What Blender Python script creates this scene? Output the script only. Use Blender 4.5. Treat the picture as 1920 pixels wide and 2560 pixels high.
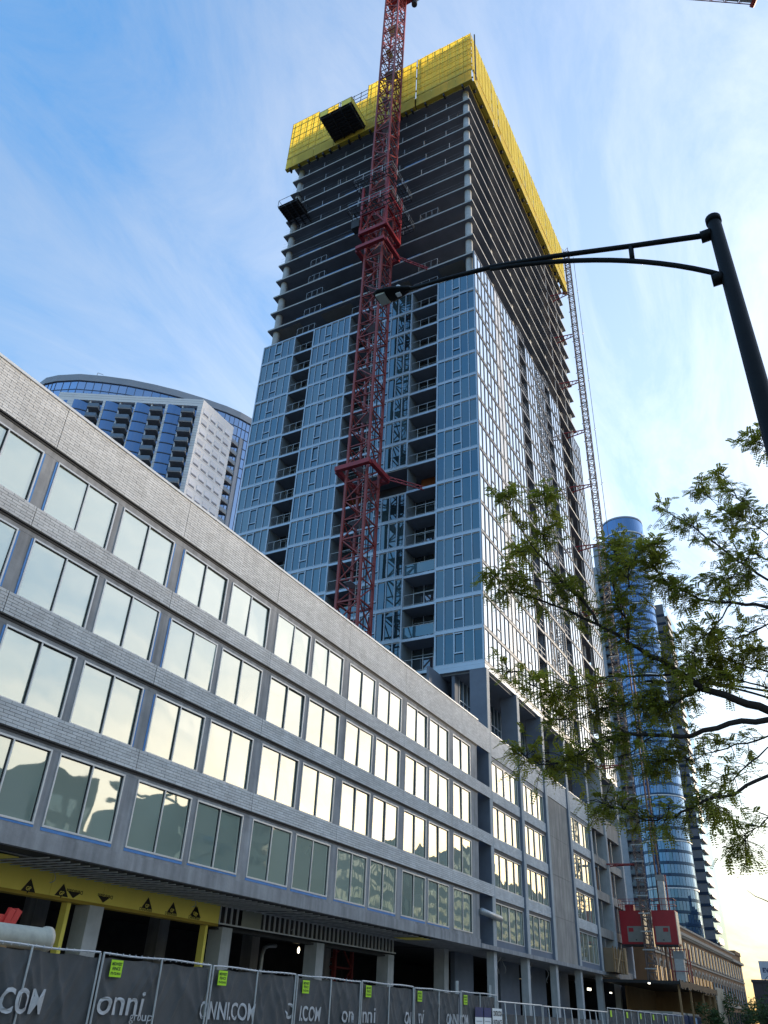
import bpy, math, random
from mathutils import Vector, Matrix, noise as mnoise

for o in list(bpy.data.objects):
    bpy.data.objects.remove(o)
random.seed(7)
SC = bpy.context.scene
COL = SC.collection
R = math.radians

# ------------------------------------------------------------------ camera
def cam_axes(yaw, pitch, roll):
    cy, sy, cp, sp = math.cos(yaw), math.sin(yaw), math.cos(pitch), math.sin(pitch)
    f = Vector((-sy * cp, cy * cp, sp)); r = Vector((cy, sy, 0)); u = r.cross(f)
    cr, sr = math.cos(roll), math.sin(roll)
    return cr * r + sr * u, -sr * r + cr * u, f
FPX = 1976.654
CR, CU, CF = cam_axes(R(29.8326), R(32.2912), R(2.9121))
CAM = Vector((0, 0, 1.65))
cd = bpy.data.cameras.new('camera')
cd.sensor_fit = 'HORIZONTAL'; cd.sensor_width = 36.0; cd.lens = 36.0 * FPX / 1920.0
cd.clip_start = 0.05; cd.clip_end = 5000
cam = bpy.data.objects.new('camera', cd); COL.objects.link(cam)
m = Matrix((CR, CU, -CF)).transposed().to_4x4(); m.translation = CAM
cam.matrix_world = m
SC.camera = cam
def at(px, py, axis, val):
    """a photograph pixel carried out to a plane of the place"""
    v = CR * ((px - 960) / FPX) - CU * ((py - 1280) / FPX) + CF
    i = 'xyz'.index(axis)
    return CAM + v * ((val - CAM[i]) / v[i])
def proj(p):
    d = Vector(p) - CAM; w = d.dot(CF)
    if w <= 0.1: return None
    return 960 + FPX * d.dot(CR) / w, 1280 - FPX * d.dot(CU) / w, w

# ------------------------------------------------------------------ sky, sun, exposure
SUN_AZ, SUN_EL = 28.0, 6.0          # degrees to the right of the street axis (+Y), above the horizon
w = bpy.data.worlds.new('World'); SC.world = w; w.use_nodes = True
nt = w.node_tree; nt.nodes.clear()
def N(t, **k):
    n = nt.nodes.new(t)
    for a, b in k.items(): setattr(n, a, b)
    return n
LK = nt.links.new
sky = N('ShaderNodeTexSky', sky_type='NISHITA', sun_disc=False)
sky.sun_elevation = R(SUN_EL); sky.sun_rotation = R(SUN_AZ)
sky.altitude = 100; sky.air_density = 1.0; sky.dust_density = 0.9; sky.ozone_density = 2.6
hs0 = N('ShaderNodeHueSaturation'); hs0.inputs['Saturation'].default_value = 1.16; LK(sky.outputs[0], hs0.inputs['Color'])
tc = N('ShaderNodeTexCoord'); sep = N('ShaderNodeSeparateXYZ'); LK(tc.outputs['Generated'], sep.inputs[0])
def M(op, a, b=None, c=None):
    n = N('ShaderNodeMath', operation=op)
    for i, x in enumerate((a, b, c)):
        if x is None: continue
        if isinstance(x, (int, float)): n.inputs[i].default_value = x
        else: LK(x, n.inputs[i])
    return n.outputs[0]
zz = M('ADD', M('MAXIMUM', sep.outputs['Z'], 0.0), 0.22)
cx, cy_ = M('DIVIDE', sep.outputs['X'], zz), M('DIVIDE', sep.outputs['Y'], zz)
comb = N('ShaderNodeCombineXYZ'); LK(cx, comb.inputs[0]); LK(cy_, comb.inputs[1])
mp = N('ShaderNodeMapping'); mp.inputs['Rotation'].default_value = (0, 0, R(20)); mp.inputs['Scale'].default_value = (1.9, 0.75, 1)
LK(comb.outputs[0], mp.inputs[0])
n1 = N('ShaderNodeTexNoise'); n1.inputs['Scale'].default_value = 1.9; n1.inputs['Detail'].default_value = 9; n1.inputs['Roughness'].default_value = 0.66; n1.inputs['Distortion'].default_value = 1.1
LK(mp.outputs[0], n1.inputs['Vector'])
n2 = N('ShaderNodeTexNoise'); n2.inputs['Scale'].default_value = 0.55; n2.inputs['Detail'].default_value = 3
LK(comb.outputs[0], n2.inputs['Vector'])
cl = M('ADD', M('MULTIPLY', n1.outputs[0], 0.62), M('MULTIPLY', n2.outputs[0], 0.52))
ramp = N('ShaderNodeValToRGB'); LK(cl, ramp.inputs[0])
ramp.color_ramp.elements[0].position = 0.47; ramp.color_ramp.elements[0].color = (0.03, 0.03, 0.03, 1)
ramp.color_ramp.elements[1].position = 0.70; ramp.color_ramp.elements[1].color = (0.62, 0.62, 0.62, 1)
# a thin veil lit by the same sky: cloud colour follows the sky's own light, whitened and a little brighter
bw = N('ShaderNodeRGBToBW'); LK(hs0.outputs[0], bw.inputs[0])
veil = N('ShaderNodeMix', data_type='RGBA'); veil.inputs[0].default_value = 0.62
LK(hs0.outputs[0], veil.inputs[6])
cb = N('ShaderNodeCombineColor'); LK(bw.outputs[0], cb.inputs[0]); LK(bw.outputs[0], cb.inputs[1]); LK(bw.outputs[0], cb.inputs[2]); LK(cb.outputs[0], veil.inputs[7])
vb = N('ShaderNodeMix', data_type='RGBA', blend_type='MULTIPLY'); vb.inputs[0].default_value = 1.0
LK(veil.outputs[2], vb.inputs[6]); vb.inputs[7].default_value = (2.1, 2.05, 2.0, 1)
mx = N('ShaderNodeMix', data_type='RGBA'); LK(ramp.outputs[0], mx.inputs[0]); LK(hs0.outputs[0], mx.inputs[6]); LK(vb.outputs[2], mx.inputs[7])
# thin high cloud scatters the low sun forward: brightest towards the sun, warmer near the horizon
sdv = (math.sin(R(SUN_AZ)) * math.cos(R(SUN_EL)), math.cos(R(SUN_AZ)) * math.cos(R(SUN_EL)), math.sin(R(SUN_EL)))
vd = N('ShaderNodeVectorMath', operation='DOT_PRODUCT'); LK(tc.outputs['Generated'], vd.inputs[0]); vd.inputs[1].default_value = sdv
glow = M('POWER', M('MAXIMUM', vd.outputs['Value'], 0.0), 1.35)
glow = M('MULTIPLY', glow, M('MULTIPLY_ADD', ramp.outputs[0], 2.6, 1.4))
wr = N('ShaderNodeValToRGB'); LK(sep.outputs['Z'], wr.inputs[0])
wr.color_ramp.elements[0].position = 0.0; wr.color_ramp.elements[0].color = (0.85, 0.60, 0.36, 1)
wr.color_ramp.elements[1].position = 0.42; wr.color_ramp.elements[1].color = (1.0, 0.97, 0.93, 1)
e_ = wr.color_ramp.elements.new(0.16); e_.color = (1.03, 0.85, 0.60, 1)
gm = N('ShaderNodeMix', data_type='RGBA', blend_type='MULTIPLY'); gm.inputs[0].default_value = 1.0; LK(wr.outputs[0], gm.inputs[6])
gc = N('ShaderNodeCombineColor'); [LK(glow, gc.inputs[i]) for i in range(3)]; LK(gc.outputs[0], gm.inputs[7])
ga = N('ShaderNodeMix', data_type='RGBA', blend_type='ADD'); ga.inputs[0].default_value = 1.0; LK(mx.outputs[2], ga.inputs[6]); LK(gm.outputs[2], ga.inputs[7])
bg = N('ShaderNodeBackground'); bg.inputs[1].default_value = 0.15
# a tone curve evens the whole sky out: a soft roll-off of its brightness, the same in every direction
lb = N('ShaderNodeRGBToBW'); LK(ga.outputs[2], lb.inputs[0])
ro = M('MULTIPLY', M('POWER', M('MAXIMUM', lb.outputs[0], 0.02), -0.4), 1.18)
rc = N('ShaderNodeCombineColor'); [LK(ro, rc.inputs[i]) for i in range(3)]
rm_ = N('ShaderNodeMix', data_type='RGBA', blend_type='MULTIPLY'); rm_.inputs[0].default_value = 1.0; LK(ga.outputs[2], rm_.inputs[6]); LK(rc.outputs[0], rm_.inputs[7])
hs = N('ShaderNodeHueSaturation'); hs.inputs['Saturation'].default_value = 1.0; LK(rm_.outputs[2], hs.inputs['Color'])
# dusty air low down dims and warms the light all round the horizon
hr = N('ShaderNodeValToRGB'); LK(sep.outputs['Z'], hr.inputs[0])
hr.color_ramp.elements[0].position = 0.0; hr.color_ramp.elements[0].color = (0.56, 0.52, 0.50, 1)
hr.color_ramp.elements[1].position = 0.36; hr.color_ramp.elements[1].color = (1, 1, 1, 1)
e2_ = hr.color_ramp.elements.new(0.10); e2_.color = (0.84, 0.75, 0.63, 1)
e3_ = hr.color_ramp.elements.new(0.20); e3_.color = (0.97, 0.93, 0.87, 1)
hm_ = N('ShaderNodeMix', data_type='RGBA', blend_type='MULTIPLY'); hm_.inputs[0].default_value = 1.0; LK(hs.outputs[0], hm_.inputs[6]); LK(hr.outputs[0], hm_.inputs[7])
LK(hm_.outputs[2], bg.inputs[0])
wo = N('ShaderNodeOutputWorld'); LK(bg.outputs[0], wo.inputs[0])

sd = bpy.data.lights.new('sun', 'SUN'); sd.energy = 2.2; sd.angle = R(5); sd.color = (1.0, 0.84, 0.64)
sun = bpy.data.objects.new('sun', sd); COL.objects.link(sun)
sdir = Vector((math.sin(R(SUN_AZ)) * math.cos(R(SUN_EL)), math.cos(R(SUN_AZ)) * math.cos(R(SUN_EL)), math.sin(R(SUN_EL))))
sun.rotation_euler = sdir.to_track_quat('Z', 'Y').to_euler()
sun.location = (40, 40, 60)
vs = SC.view_settings
vs.view_transform = 'Standard'; vs.look = 'None'; vs.gamma = 1; vs.use_curve_mapping = False
vs.exposure = 1.8
SC.cycles.max_bounces = 6; SC.cycles.glossy_bounces = 3; SC.cycles.transparent_max_bounces = 6
SC.cycles.use_denoising = True

# ------------------------------------------------------------------ materials
MATS = {}
def pmat(name, c1, c2=None, rough=0.7, metal=0.0, nscale=1.2, bump=0.0, bscale=18.0, island=0.0, streak=0.0, spec=None, stretch=(1, 1, 1), trans=0.0, objrand=0.0, emit=None, perf=None):
    if name in MATS: return MATS[name]
    mt = bpy.data.materials.new(name); mt.use_nodes = True
    t = mt.node_tree; t.nodes.clear(); L = t.links.new
    out = t.nodes.new('ShaderNodeOutputMaterial'); b = t.nodes.new('ShaderNodeBsdfPrincipled')
    b.inputs['Roughness'].default_value = rough; b.inputs['Metallic'].default_value = metal
    if spec is not None: b.inputs['Specular IOR Level'].default_value = spec
    if c2 is None: c2 = tuple(x * 0.8 for x in c1)
    geo = t.nodes.new('ShaderNodeNewGeometry')
    mpn = t.nodes.new('ShaderNodeMapping'); mpn.inputs['Scale'].default_value = stretch; L(geo.outputs['Position'], mpn.inputs[0])
    nz = t.nodes.new('ShaderNodeTexNoise'); nz.inputs['Scale'].default_value = nscale; nz.inputs['Detail'].default_value = 7; nz.inputs['Roughness'].default_value = 0.62
    L(mpn.outputs[0], nz.inputs['Vector'])
    rp = t.nodes.new('ShaderNodeMapRange'); rp.inputs[1].default_value = 0.32; rp.inputs[2].default_value = 0.68; L(nz.outputs[0], rp.inputs[0])
    mixn = t.nodes.new('ShaderNodeMix'); mixn.data_type = 'RGBA'; L(rp.outputs[0], mixn.inputs[0])
    mixn.inputs[6].default_value = (*c1, 1); mixn.inputs[7].default_value = (*c2, 1)
    colr = mixn.outputs[2]
    def mul(colr, fac):
        mm = t.nodes.new('ShaderNodeMix'); mm.data_type = 'RGBA'; mm.blend_type = 'MULTIPLY'; mm.inputs[0].default_value = 1
        L(colr, mm.inputs[6]); L(fac, mm.inputs[7]); return mm.outputs[2]
    def rng(src, a0, lo, hi, a1=1.0):
        q = t.nodes.new('ShaderNodeMapRange'); q.inputs[1].default_value = a0; q.inputs[2].default_value = a1
        q.inputs[3].default_value = lo; q.inputs[4].default_value = hi; L(src, q.inputs[0]); return q.outputs[0]
    if island:
        ad = t.nodes.new('ShaderNodeMath'); ad.operation = 'ADD'; L(geo.outputs['Random Per Island'], ad.inputs[0])
        oi = t.nodes.new('ShaderNodeObjectInfo'); L(oi.outputs['Random'], ad.inputs[1])
        fr = t.nodes.new('ShaderNodeMath'); fr.operation = 'FRACT'; L(ad.outputs[0], fr.inputs[0])
        colr = mul(colr, rng(fr.outputs[0], 0, 1 - island, 1 + island))
    if objrand:
        oi = t.nodes.new('ShaderNodeObjectInfo'); colr = mul(colr, rng(oi.outputs['Random'], 0, 1 - objrand, 1 + objrand))
    if streak:
        m2 = t.nodes.new('ShaderNodeMapping'); m2.inputs['Scale'].default_value = (3.2, 3.2, 0.22); L(geo.outputs['Position'], m2.inputs[0])
        n3 = t.nodes.new('ShaderNodeTexNoise'); n3.inputs['Scale'].default_value = 1.0; n3.inputs['Detail'].default_value = 5; L(m2.outputs[0], n3.inputs['Vector'])
        colr = mul(colr, rng(n3.outputs[0], 0.3, 1 - streak, 1 + streak * 0.5, 0.7))
    L(colr, b.inputs['Base Color'])
    if bump:
        n4 = t.nodes.new('ShaderNodeTexNoise'); n4.inputs['Scale'].default_value = bscale; n4.inputs['Detail'].default_value = 5; L(mpn.outputs[0], n4.inputs['Vector'])
        bp = t.nodes.new('ShaderNodeBump'); bp.inputs['Strength'].default_value = bump; bp.inputs['Distance'].default_value = 0.02; L(n4.outputs[0], bp.inputs['Height']); L(bp.outputs[0], b.inputs['Normal'])
    if emit:
        b.inputs['Emission Color'].default_value = (*emit[0], 1); b.inputs['Emission Strength'].default_value = emit[1]
    sh = b.outputs[0]
    if trans:
        tr = t.nodes.new('ShaderNodeBsdfTranslucent'); L(colr, tr.inputs[0])
        ms = t.nodes.new('ShaderNodeMixShader'); ms.inputs[0].default_value = trans; L(b.outputs[0], ms.inputs[1]); L(tr.outputs[0], ms.inputs[2]); sh = ms.outputs[0]
    if perf:      # woven sheet: part of the light passes straight through the holes
        tp = t.nodes.new('ShaderNodeBsdfTransparent'); tp.inputs[0].default_value = (*perf[0], 1)
        m5 = t.nodes.new('ShaderNodeMixShader'); m5.inputs[0].default_value = perf[1]; L(sh, m5.inputs[1]); L(tp.outputs[0], m5.inputs[2]); sh = m5.outputs[0]
    L(sh, out.inputs[0]); MATS[name] = mt; return mt

def glass(name, base, base2, refl=(0.35, 0.95), tint=(1, 1, 1), rough=0.02, warp=0.03, wscale=0.55, panevar=0.25, nscale=0.3):
    if name in MATS: return MATS[name]
    mt = bpy.data.materials.new(name); mt.use_nodes = True
    t = mt.node_tree; t.nodes.clear(); L = t.links.new
    out = t.nodes.new('ShaderNodeOutputMaterial')
    geo = t.nodes.new('ShaderNodeNewGeometry')
    nz = t.nodes.new('ShaderNodeTexNoise'); nz.inputs['Scale'].default_value = nscale; nz.inputs['Detail'].default_value = 3; L(geo.outputs['Position'], nz.inputs['Vector'])
    mixn = t.nodes.new('ShaderNodeMix'); mixn.data_type = 'RGBA'; mixn.inputs[6].default_value = (*base, 1); mixn.inputs[7].default_value = (*base2, 1)
    oi = t.nodes.new('ShaderNodeObjectInfo')
    ad = t.nodes.new('ShaderNodeMath'); ad.operation = 'ADD'; L(oi.outputs['Random'], ad.inputs[0]); L(geo.outputs['Random Per Island'], ad.inputs[1])
    fr = t.nodes.new('ShaderNodeMath'); fr.operation = 'FRACT'; L(ad.outputs[0], fr.inputs[0])
    mr = t.nodes.new('ShaderNodeMath'); mr.operation = 'MULTIPLY_ADD'; L(fr.outputs[0], mr.inputs[0]); mr.inputs[1].default_value = panevar * 2; L(nz.outputs[0], mr.inputs[2])
    m2 = t.nodes.new('ShaderNodeMath'); m2.operation = 'SUBTRACT'; m2.use_clamp = True; L(mr.outputs[0], m2.inputs[0]); m2.inputs[1].default_value = panevar
    L(m2.outputs[0], mixn.inputs[0])
    df = t.nodes.new('ShaderNodeBsdfDiffuse'); L(mixn.outputs[2], df.inputs[0])
    gl = t.nodes.new('ShaderNodeBsdfGlossy'); gl.inputs['Color'].default_value = (*tint, 1); gl.inputs['Roughness'].default_value = rough
    if warp:
        n5 = t.nodes.new('ShaderNodeTexNoise'); n5.inputs['Scale'].default_value = wscale; n5.inputs['Detail'].default_value = 1.5; L(geo.outputs['Position'], n5.inputs['Vector'])
        bp = t.nodes.new('ShaderNodeBump'); bp.inputs['Strength'].default_value = warp; bp.inputs['Distance'].default_value = 0.5; L(n5.outputs[0], bp.inputs['Height']); L(bp.outputs[0], gl.inputs['Normal'])
    lw = t.nodes.new('ShaderNodeLayerWeight'); lw.inputs[0].default_value = 0.42
    rp = t.nodes.new('ShaderNodeMapRange'); rp.inputs[3].default_value = refl[0]; rp.inputs[4].default_value = refl[1]; L(lw.outputs['Facing'], rp.inputs[0])
    ms = t.nodes.new('ShaderNodeMixShader'); L(rp.outputs[0], ms.inputs[0]); L(df.outputs[0], ms.inputs[1]); L(gl.outputs[0], ms.inputs[2])
    L(ms.outputs[0], out.inputs[0]); MATS[name] = mt; return mt

concrete = pmat('concrete', (0.34, 0.34, 0.35), (0.24, 0.24, 0.25), rough=0.85, nscale=0.9, bump=0.35, bscale=9, streak=0.3)
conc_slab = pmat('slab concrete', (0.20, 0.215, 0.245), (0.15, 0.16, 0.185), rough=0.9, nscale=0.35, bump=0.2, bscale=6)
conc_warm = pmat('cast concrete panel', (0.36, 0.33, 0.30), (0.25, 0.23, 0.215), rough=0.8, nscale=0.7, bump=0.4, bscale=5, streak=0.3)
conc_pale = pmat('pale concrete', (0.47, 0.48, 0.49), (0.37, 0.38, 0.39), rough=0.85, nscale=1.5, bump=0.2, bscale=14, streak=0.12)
brick_m = pmat('grey face brick', (0.64, 0.635, 0.635), (0.54, 0.53, 0.525), rough=0.8, nscale=0.7, bump=0.25, bscale=60, island=0.10, streak=0.08)
mortar_m = pmat('mortar', (0.15, 0.13, 0.12), (0.10, 0.085, 0.078), rough=0.95, nscale=4)
coping_m = pmat('coping metal', (0.62, 0.62, 0.62), (0.55, 0.55, 0.56), rough=0.4, metal=0.2)
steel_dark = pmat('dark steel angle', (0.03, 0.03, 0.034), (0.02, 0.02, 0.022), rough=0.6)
alu = pmat('anodised frame', (0.62, 0.61, 0.60), (0.54, 0.53, 0.53), rough=0.35, metal=0.25)
reveal_shade = pmat('black gasket', (0.012, 0.011, 0.014), rough=0.6)  # near-black tone that puts reveal shade round the panes
blue_mem = pmat('blue membrane', (0.07, 0.25, 0.58), (0.05, 0.18, 0.46), rough=0.55, nscale=3)
galv = pmat('galvanised steel', (0.48, 0.49, 0.50), (0.36, 0.37, 0.38), rough=0.45, metal=0.5, nscale=6)
pod_glass = glass('podium glass', (0.34, 0.41, 0.35), (0.22, 0.28, 0.235), refl=(0.27, 0.85), tint=(1.0, 0.95, 0.82), warp=0.03)
tow_glass = glass('tower glass', (0.006, 0.018, 0.026), (0.032, 0.065, 0.078), refl=(0.07, 0.46), tint=(0.58, 0.83, 0.98), warp=0.02, wscale=0.4, panevar=0.6, nscale=0.12)
str_glass = glass('street side glass', (0.05, 0.07, 0.075), (0.03, 0.045, 0.05), refl=(0.6, 1.0), tint=(1.0, 1.0, 0.99), warp=0.012, wscale=0.4)
tow_frame = pmat('tower frame', (0.42, 0.50, 0.60), (0.36, 0.44, 0.53), rough=0.42, metal=0.3, nscale=0.6)  # blue cast of the sky on the end face is put into this colour
str_frame = pmat('street frame', (0.22, 0.22, 0.23), (0.18, 0.18, 0.19), rough=0.45, metal=0.25, nscale=0.6)
str_panel = pmat('metal wall panel', (0.62, 0.61, 0.60), (0.55, 0.545, 0.54), rough=0.3, metal=0.35, nscale=0.5)
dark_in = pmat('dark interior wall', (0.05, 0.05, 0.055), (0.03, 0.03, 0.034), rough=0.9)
dark_blue = pmat('dark blue concrete', (0.16, 0.185, 0.235), (0.125, 0.145, 0.19), rough=0.8, nscale=0.8, bump=0.2, bscale=6)  # dark blue-grey concrete of columns, recess and podium walls
plywood = pmat('plywood', (0.30, 0.185, 0.085), (0.23, 0.14, 0.06), rough=0.75, nscale=2, stretch=(1, 1, 0.3))
rustwood = pmat('weathered board', (0.17, 0.085, 0.05), (0.10, 0.055, 0.035), rough=0.85, nscale=1.5, stretch=(2, 2, 0.15))
crane_red = pmat('crane red', (0.29, 0.044, 0.04), (0.19, 0.032, 0.03), rough=0.5, nscale=0.8)
cage_red = pmat('climbing frame red', (0.32, 0.02, 0.026), (0.22, 0.015, 0.02), rough=0.45, nscale=0.8)
car_red = pmat('hoist red', (0.38, 0.012, 0.022), (0.30, 0.01, 0.018), rough=0.4, nscale=0.8)
yellow_net = pmat('yellow screen sheet', (0.95, 0.82, 0.22), (0.84, 0.70, 0.16), rough=0.55, nscale=0.22, trans=0.55, perf=((1.0, 0.88, 0.35), 0.3))
yellow_rib = pmat('screen rib', (0.55, 0.40, 0.03), (0.45, 0.32, 0.03), rough=0.6)
dens = pmat('yellow sheathing', (0.92, 0.77, 0.15), (0.84, 0.70, 0.13), rough=0.75, nscale=1.0)
print_black = pmat('black print', (0.025, 0.018, 0.012), rough=0.8)
tarp = pmat('fence screen cloth', (0.085, 0.085, 0.086), (0.065, 0.065, 0.066), rough=0.8, nscale=1.4, bump=0.5, bscale=120)
print_grey = pmat('grey print', (0.46, 0.46, 0.465), (0.36, 0.36, 0.365), rough=0.8, nscale=6)
lime = pmat('lime plate', (0.42, 0.72, 0.01), (0.38, 0.66, 0.01), rough=0.5)
lamp_black = pmat('black pole paint', (0.007, 0.008, 0.009), (0.005, 0.005, 0.006), rough=0.5, nscale=5, spec=0.12)
white_p = pmat('white paint', (0.75, 0.75, 0.74), (0.68, 0.68, 0.68), rough=0.6)
bark = pmat('bark', (0.026, 0.018, 0.014), (0.016, 0.011, 0.009), rough=0.95, nscale=8, bump=0.6, bscale=40)
leaf_m = pmat('locust leaf', (0.36, 0.345, 0.04), (0.14, 0.16, 0.02), rough=0.6, nscale=0.9, island=0.4, trans=0.55)
leaf_d = pmat('street tree leaf', (0.045, 0.085, 0.02), (0.03, 0.06, 0.015), rough=0.7, nscale=0.5, island=0.3, trans=0.3)
bg_glass = glass('far tower glass', (0.015, 0.035, 0.075), (0.03, 0.065, 0.12), refl=(0.2, 0.7), tint=(0.42, 0.63, 1.0), warp=0.03, wscale=0.2)
bg_glass2 = glass('far curved glass', (0.045, 0.075, 0.15), (0.03, 0.055, 0.11), refl=(0.3, 0.9), tint=(0.6, 0.75, 1.0), warp=0.0)
bg_white = pmat('pale far cladding', (0.80, 0.80, 0.83), (0.74, 0.74, 0.77), rough=0.7, nscale=0.2)
bg_grey = pmat('far grey cladding', (0.32, 0.35, 0.42), (0.27, 0.30, 0.36), rough=0.6, nscale=0.2)
tan_m = pmat('tan brick', (0.28, 0.145, 0.07), (0.22, 0.115, 0.055), rough=0.85, nscale=0.6, bump=0.2, bscale=12)
tan_stone = pmat('limestone trim', (0.45, 0.37, 0.29), (0.38, 0.31, 0.25), rough=0.8)
tan_win = glass('far sash glass', (0.06, 0.07, 0.08), (0.03, 0.035, 0.04), refl=(0.05, 0.35), warp=0.0)
asphalt = pmat('asphalt', (0.05, 0.05, 0.052), (0.038, 0.038, 0.04), rough=0.9, nscale=2, bump=0.4, bscale=50)
paving = pmat('paving concrete', (0.36, 0.35, 0.33), (0.29, 0.28, 0.265), rough=0.9, nscale=1.2, bump=0.2)

# ------------------------------------------------------------------ mesh helpers
ORG = {}
class MB:
    def __init__(s): s.v = []; s.f = []
    def add(s, vs, fs):
        o = len(s.v); s.v += [tuple(p) for p in vs]; s.f += [tuple(i + o for i in f) for f in fs]; return s
    def box(s, x0, x1, y0, y1, z0, z1):
        return s.add([(x0, y0, z0), (x1, y0, z0), (x1, y1, z0), (x0, y1, z0), (x0, y0, z1), (x1, y0, z1), (x1, y1, z1), (x0, y1, z1)],
                     [(0, 3, 2, 1), (4, 5, 6, 7), (0, 1, 5, 4), (1, 2, 6, 5), (2, 3, 7, 6), (3, 0, 4, 7)])
    def bar(s, p, q, w, h=None, n=4):
        p, q = Vector(p), Vector(q); d = (q - p)
        if d.length < 1e-6: return s
        d.normalize(); up = Vector((0, 0, 1)) if abs(d.z) < 0.95 else Vector((0, 1, 0))
        a = d.cross(up).normalized(); b = a.cross(d); h = h or w
        if n == 4: ring = [(-.5, -.5), (.5, -.5), (.5, .5), (-.5, .5)]
        else: ring = [(0.5 * math.cos(2 * math.pi * i / n), 0.5 * math.sin(2 * math.pi * i / n)) for i in range(n)]
        vs = [p + a * (x * w) + b * (y * h) for x, y in ring] + [q + a * (x * w) + b * (y * h) for x, y in ring]
        fs = [(i, (i + 1) % n, n + (i + 1) % n, n + i) for i in range(n)] + [tuple(range(n))[::-1], tuple(range(n, 2 * n))]
        return s.add(vs, fs)
    def tube(s, pts, radii, n=8, cap=True):
        pts = [Vector(p) for p in pts]; o = len(s.v); a = None
        for i, p in enumerate(pts):
            d = (pts[min(i + 1, len(pts) - 1)] - pts[max(i - 1, 0)])
            if d.length < 1e-9: d = Vector((0, 0, 1))
            d.normalize()
            if a is None:
                a = d.cross(Vector((0, 0, 1)) if abs(d.z) < 0.9 else Vector((1, 0, 0))).normalized()
            else:
                a = (a - d * a.dot(d)).normalized()
            b = d.cross(a); r = radii[i] if isinstance(radii, (list, tuple)) else radii
            for k in range(n):
                t = 2 * math.pi * k / n
                s.v.append(tuple(p + (a * math.cos(t) + b * math.sin(t)) * r))
        for i in range(len(pts) - 1):
            for k in range(n):
                s.f.append((o + i * n + k, o + i * n + (k + 1) % n, o + (i + 1) * n + (k + 1) % n, o + (i + 1) * n + k))
        if cap:
            s.f.append(tuple(o + k for k in range(n))[::-1]); e = o + (len(pts) - 1) * n; s.f.append(tuple(e + k for k in range(n)))
        return s
    def prism(s, poly, z0, z1):
        n = len(poly)
        vs = [(x, y, z0) for x, y in poly] + [(x, y, z1) for x, y in poly]
        fs = [(i, (i + 1) % n, n + (i + 1) % n, n + i) for i in range(n)] + [tuple(range(n))[::-1], tuple(range(n, 2 * n))]
        return s.add(vs, fs)
    def quad(s, a, b, c, d): return s.add([a, b, c, d], [(0, 1, 2, 3)])
    def mesh(s, name, mat, org=(0, 0, 0), smooth=False):
        me = bpy.data.meshes.new(name)
        ox, oy, oz = org
        me.from_pydata([(x - ox, y - oy, z - oz) for x, y, z in s.v], [], s.f)
        me.materials.append(mat)
        if smooth: me.polygons.foreach_set('use_smooth', [True] * len(me.polygons))
        me.update(); return me
    def build(s, name, mat, parent=None, smooth=False):
        if parent is None:
            xs = [v[0] for v in s.v]; ys = [v[1] for v in s.v]; zs = [v[2] for v in s.v]
            org = ((min(xs) + max(xs)) / 2, (min(ys) + max(ys)) / 2, min(zs))
        else: org = ORG[parent]
        o = bpy.data.objects.new(name, s.mesh(name, mat, org, smooth)); COL.objects.link(o)
        if parent is None: o.location = org
        else: o.parent = parent
        ORG[o] = org; return o
def link(name, mesh, parent, loc, org=None):
    """another object on shared mesh data; loc is where the mesh's own zero goes, in the place"""
    o = bpy.data.objects.new(name, mesh); COL.objects.link(o)
    g = ORG[parent] if parent else (0, 0, 0)
    o.location = (loc[0] - g[0], loc[1] - g[1], loc[2] - g[2])
    if parent: o.parent = parent
    ORG[o] = tuple(loc); return o
def tag(o, label=None, cat=None, group=None, kind=None):
    if label: o['label'] = label
    if cat: o['category'] = cat
    if group: o['group'] = group
    if kind: o['kind'] = kind
    return o
def thing(name, label, cat, loc, group=None):
    o = bpy.data.objects.new(name, None); COL.objects.link(o); o.location = loc; o.empty_display_size = 0.3
    ORG[o] = tuple(loc); return tag(o, label, cat, group)
def text_geo(body, size, sx=1.0, shear=0.0, bold=0.0):
    cu = bpy.data.curves.new('txt', 'FONT'); cu.body = body; cu.size = size; cu.align_x = 'LEFT'; cu.shear = shear; cu.offset = bold; cu.resolution_u = 4
    o = bpy.data.objects.new('txt', cu); COL.objects.link(o)
    bpy.context.view_layer.update()
    me = bpy.data.meshes.new_from_object(o.evaluated_get(bpy.context.evaluated_depsgraph_get()))
    vs = [(v.co.x * sx, v.co.y) for v in me.vertices]; fs = [tuple(p.vertices) for p in me.polygons]
    bpy.data.objects.remove(o); bpy.data.curves.remove(cu); bpy.data.meshes.remove(me)
    return vs, fs
# ------------------------------------------------------------------ ground, road, pavements
tag(MB().box(-900, 900, -300, 1500, -0.6, -0.16).build('ground', pmat('city ground', (0.09, 0.088, 0.085), (0.06, 0.06, 0.058), rough=.95, nscale=.05)), kind='structure')
tag(MB().box(-9.0, -0.8, -60, 900, -0.14, 0.0).build('road', asphalt), kind='structure')
tag(MB().box(-14.05, -9.0, -60, 900, -0.14, 0.13).build('pavement', paving), kind='structure')
tag(MB().box(-0.8, 7.0, -60, 900, -0.14, 0.13).build('pavement', paving), kind='structure')
for x in (-9.0, -0.8):
    tag(MB().box(x - 0.09, x + 0.09, -60, 900, -0.13, 0.145).build('kerb', conc_pale), kind='structure')
for i, x in enumerate((-5.0, -4.7)):
    tag(MB().box(x - 0.06, x + 0.06, -60, 900, 0.002, 0.006).build('road_marking', pmat('road paint', (0.6, 0.42, 0.06), rough=0.7)), kind='structure')
tag(MB().box(-36, -14.05, -30, 100, -0.14, 0.05).build('site_ground', pmat('packed gravel', (0.34, 0.30, 0.25), (0.25, 0.22, 0.19), rough=0.95)), kind='structure')

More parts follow.
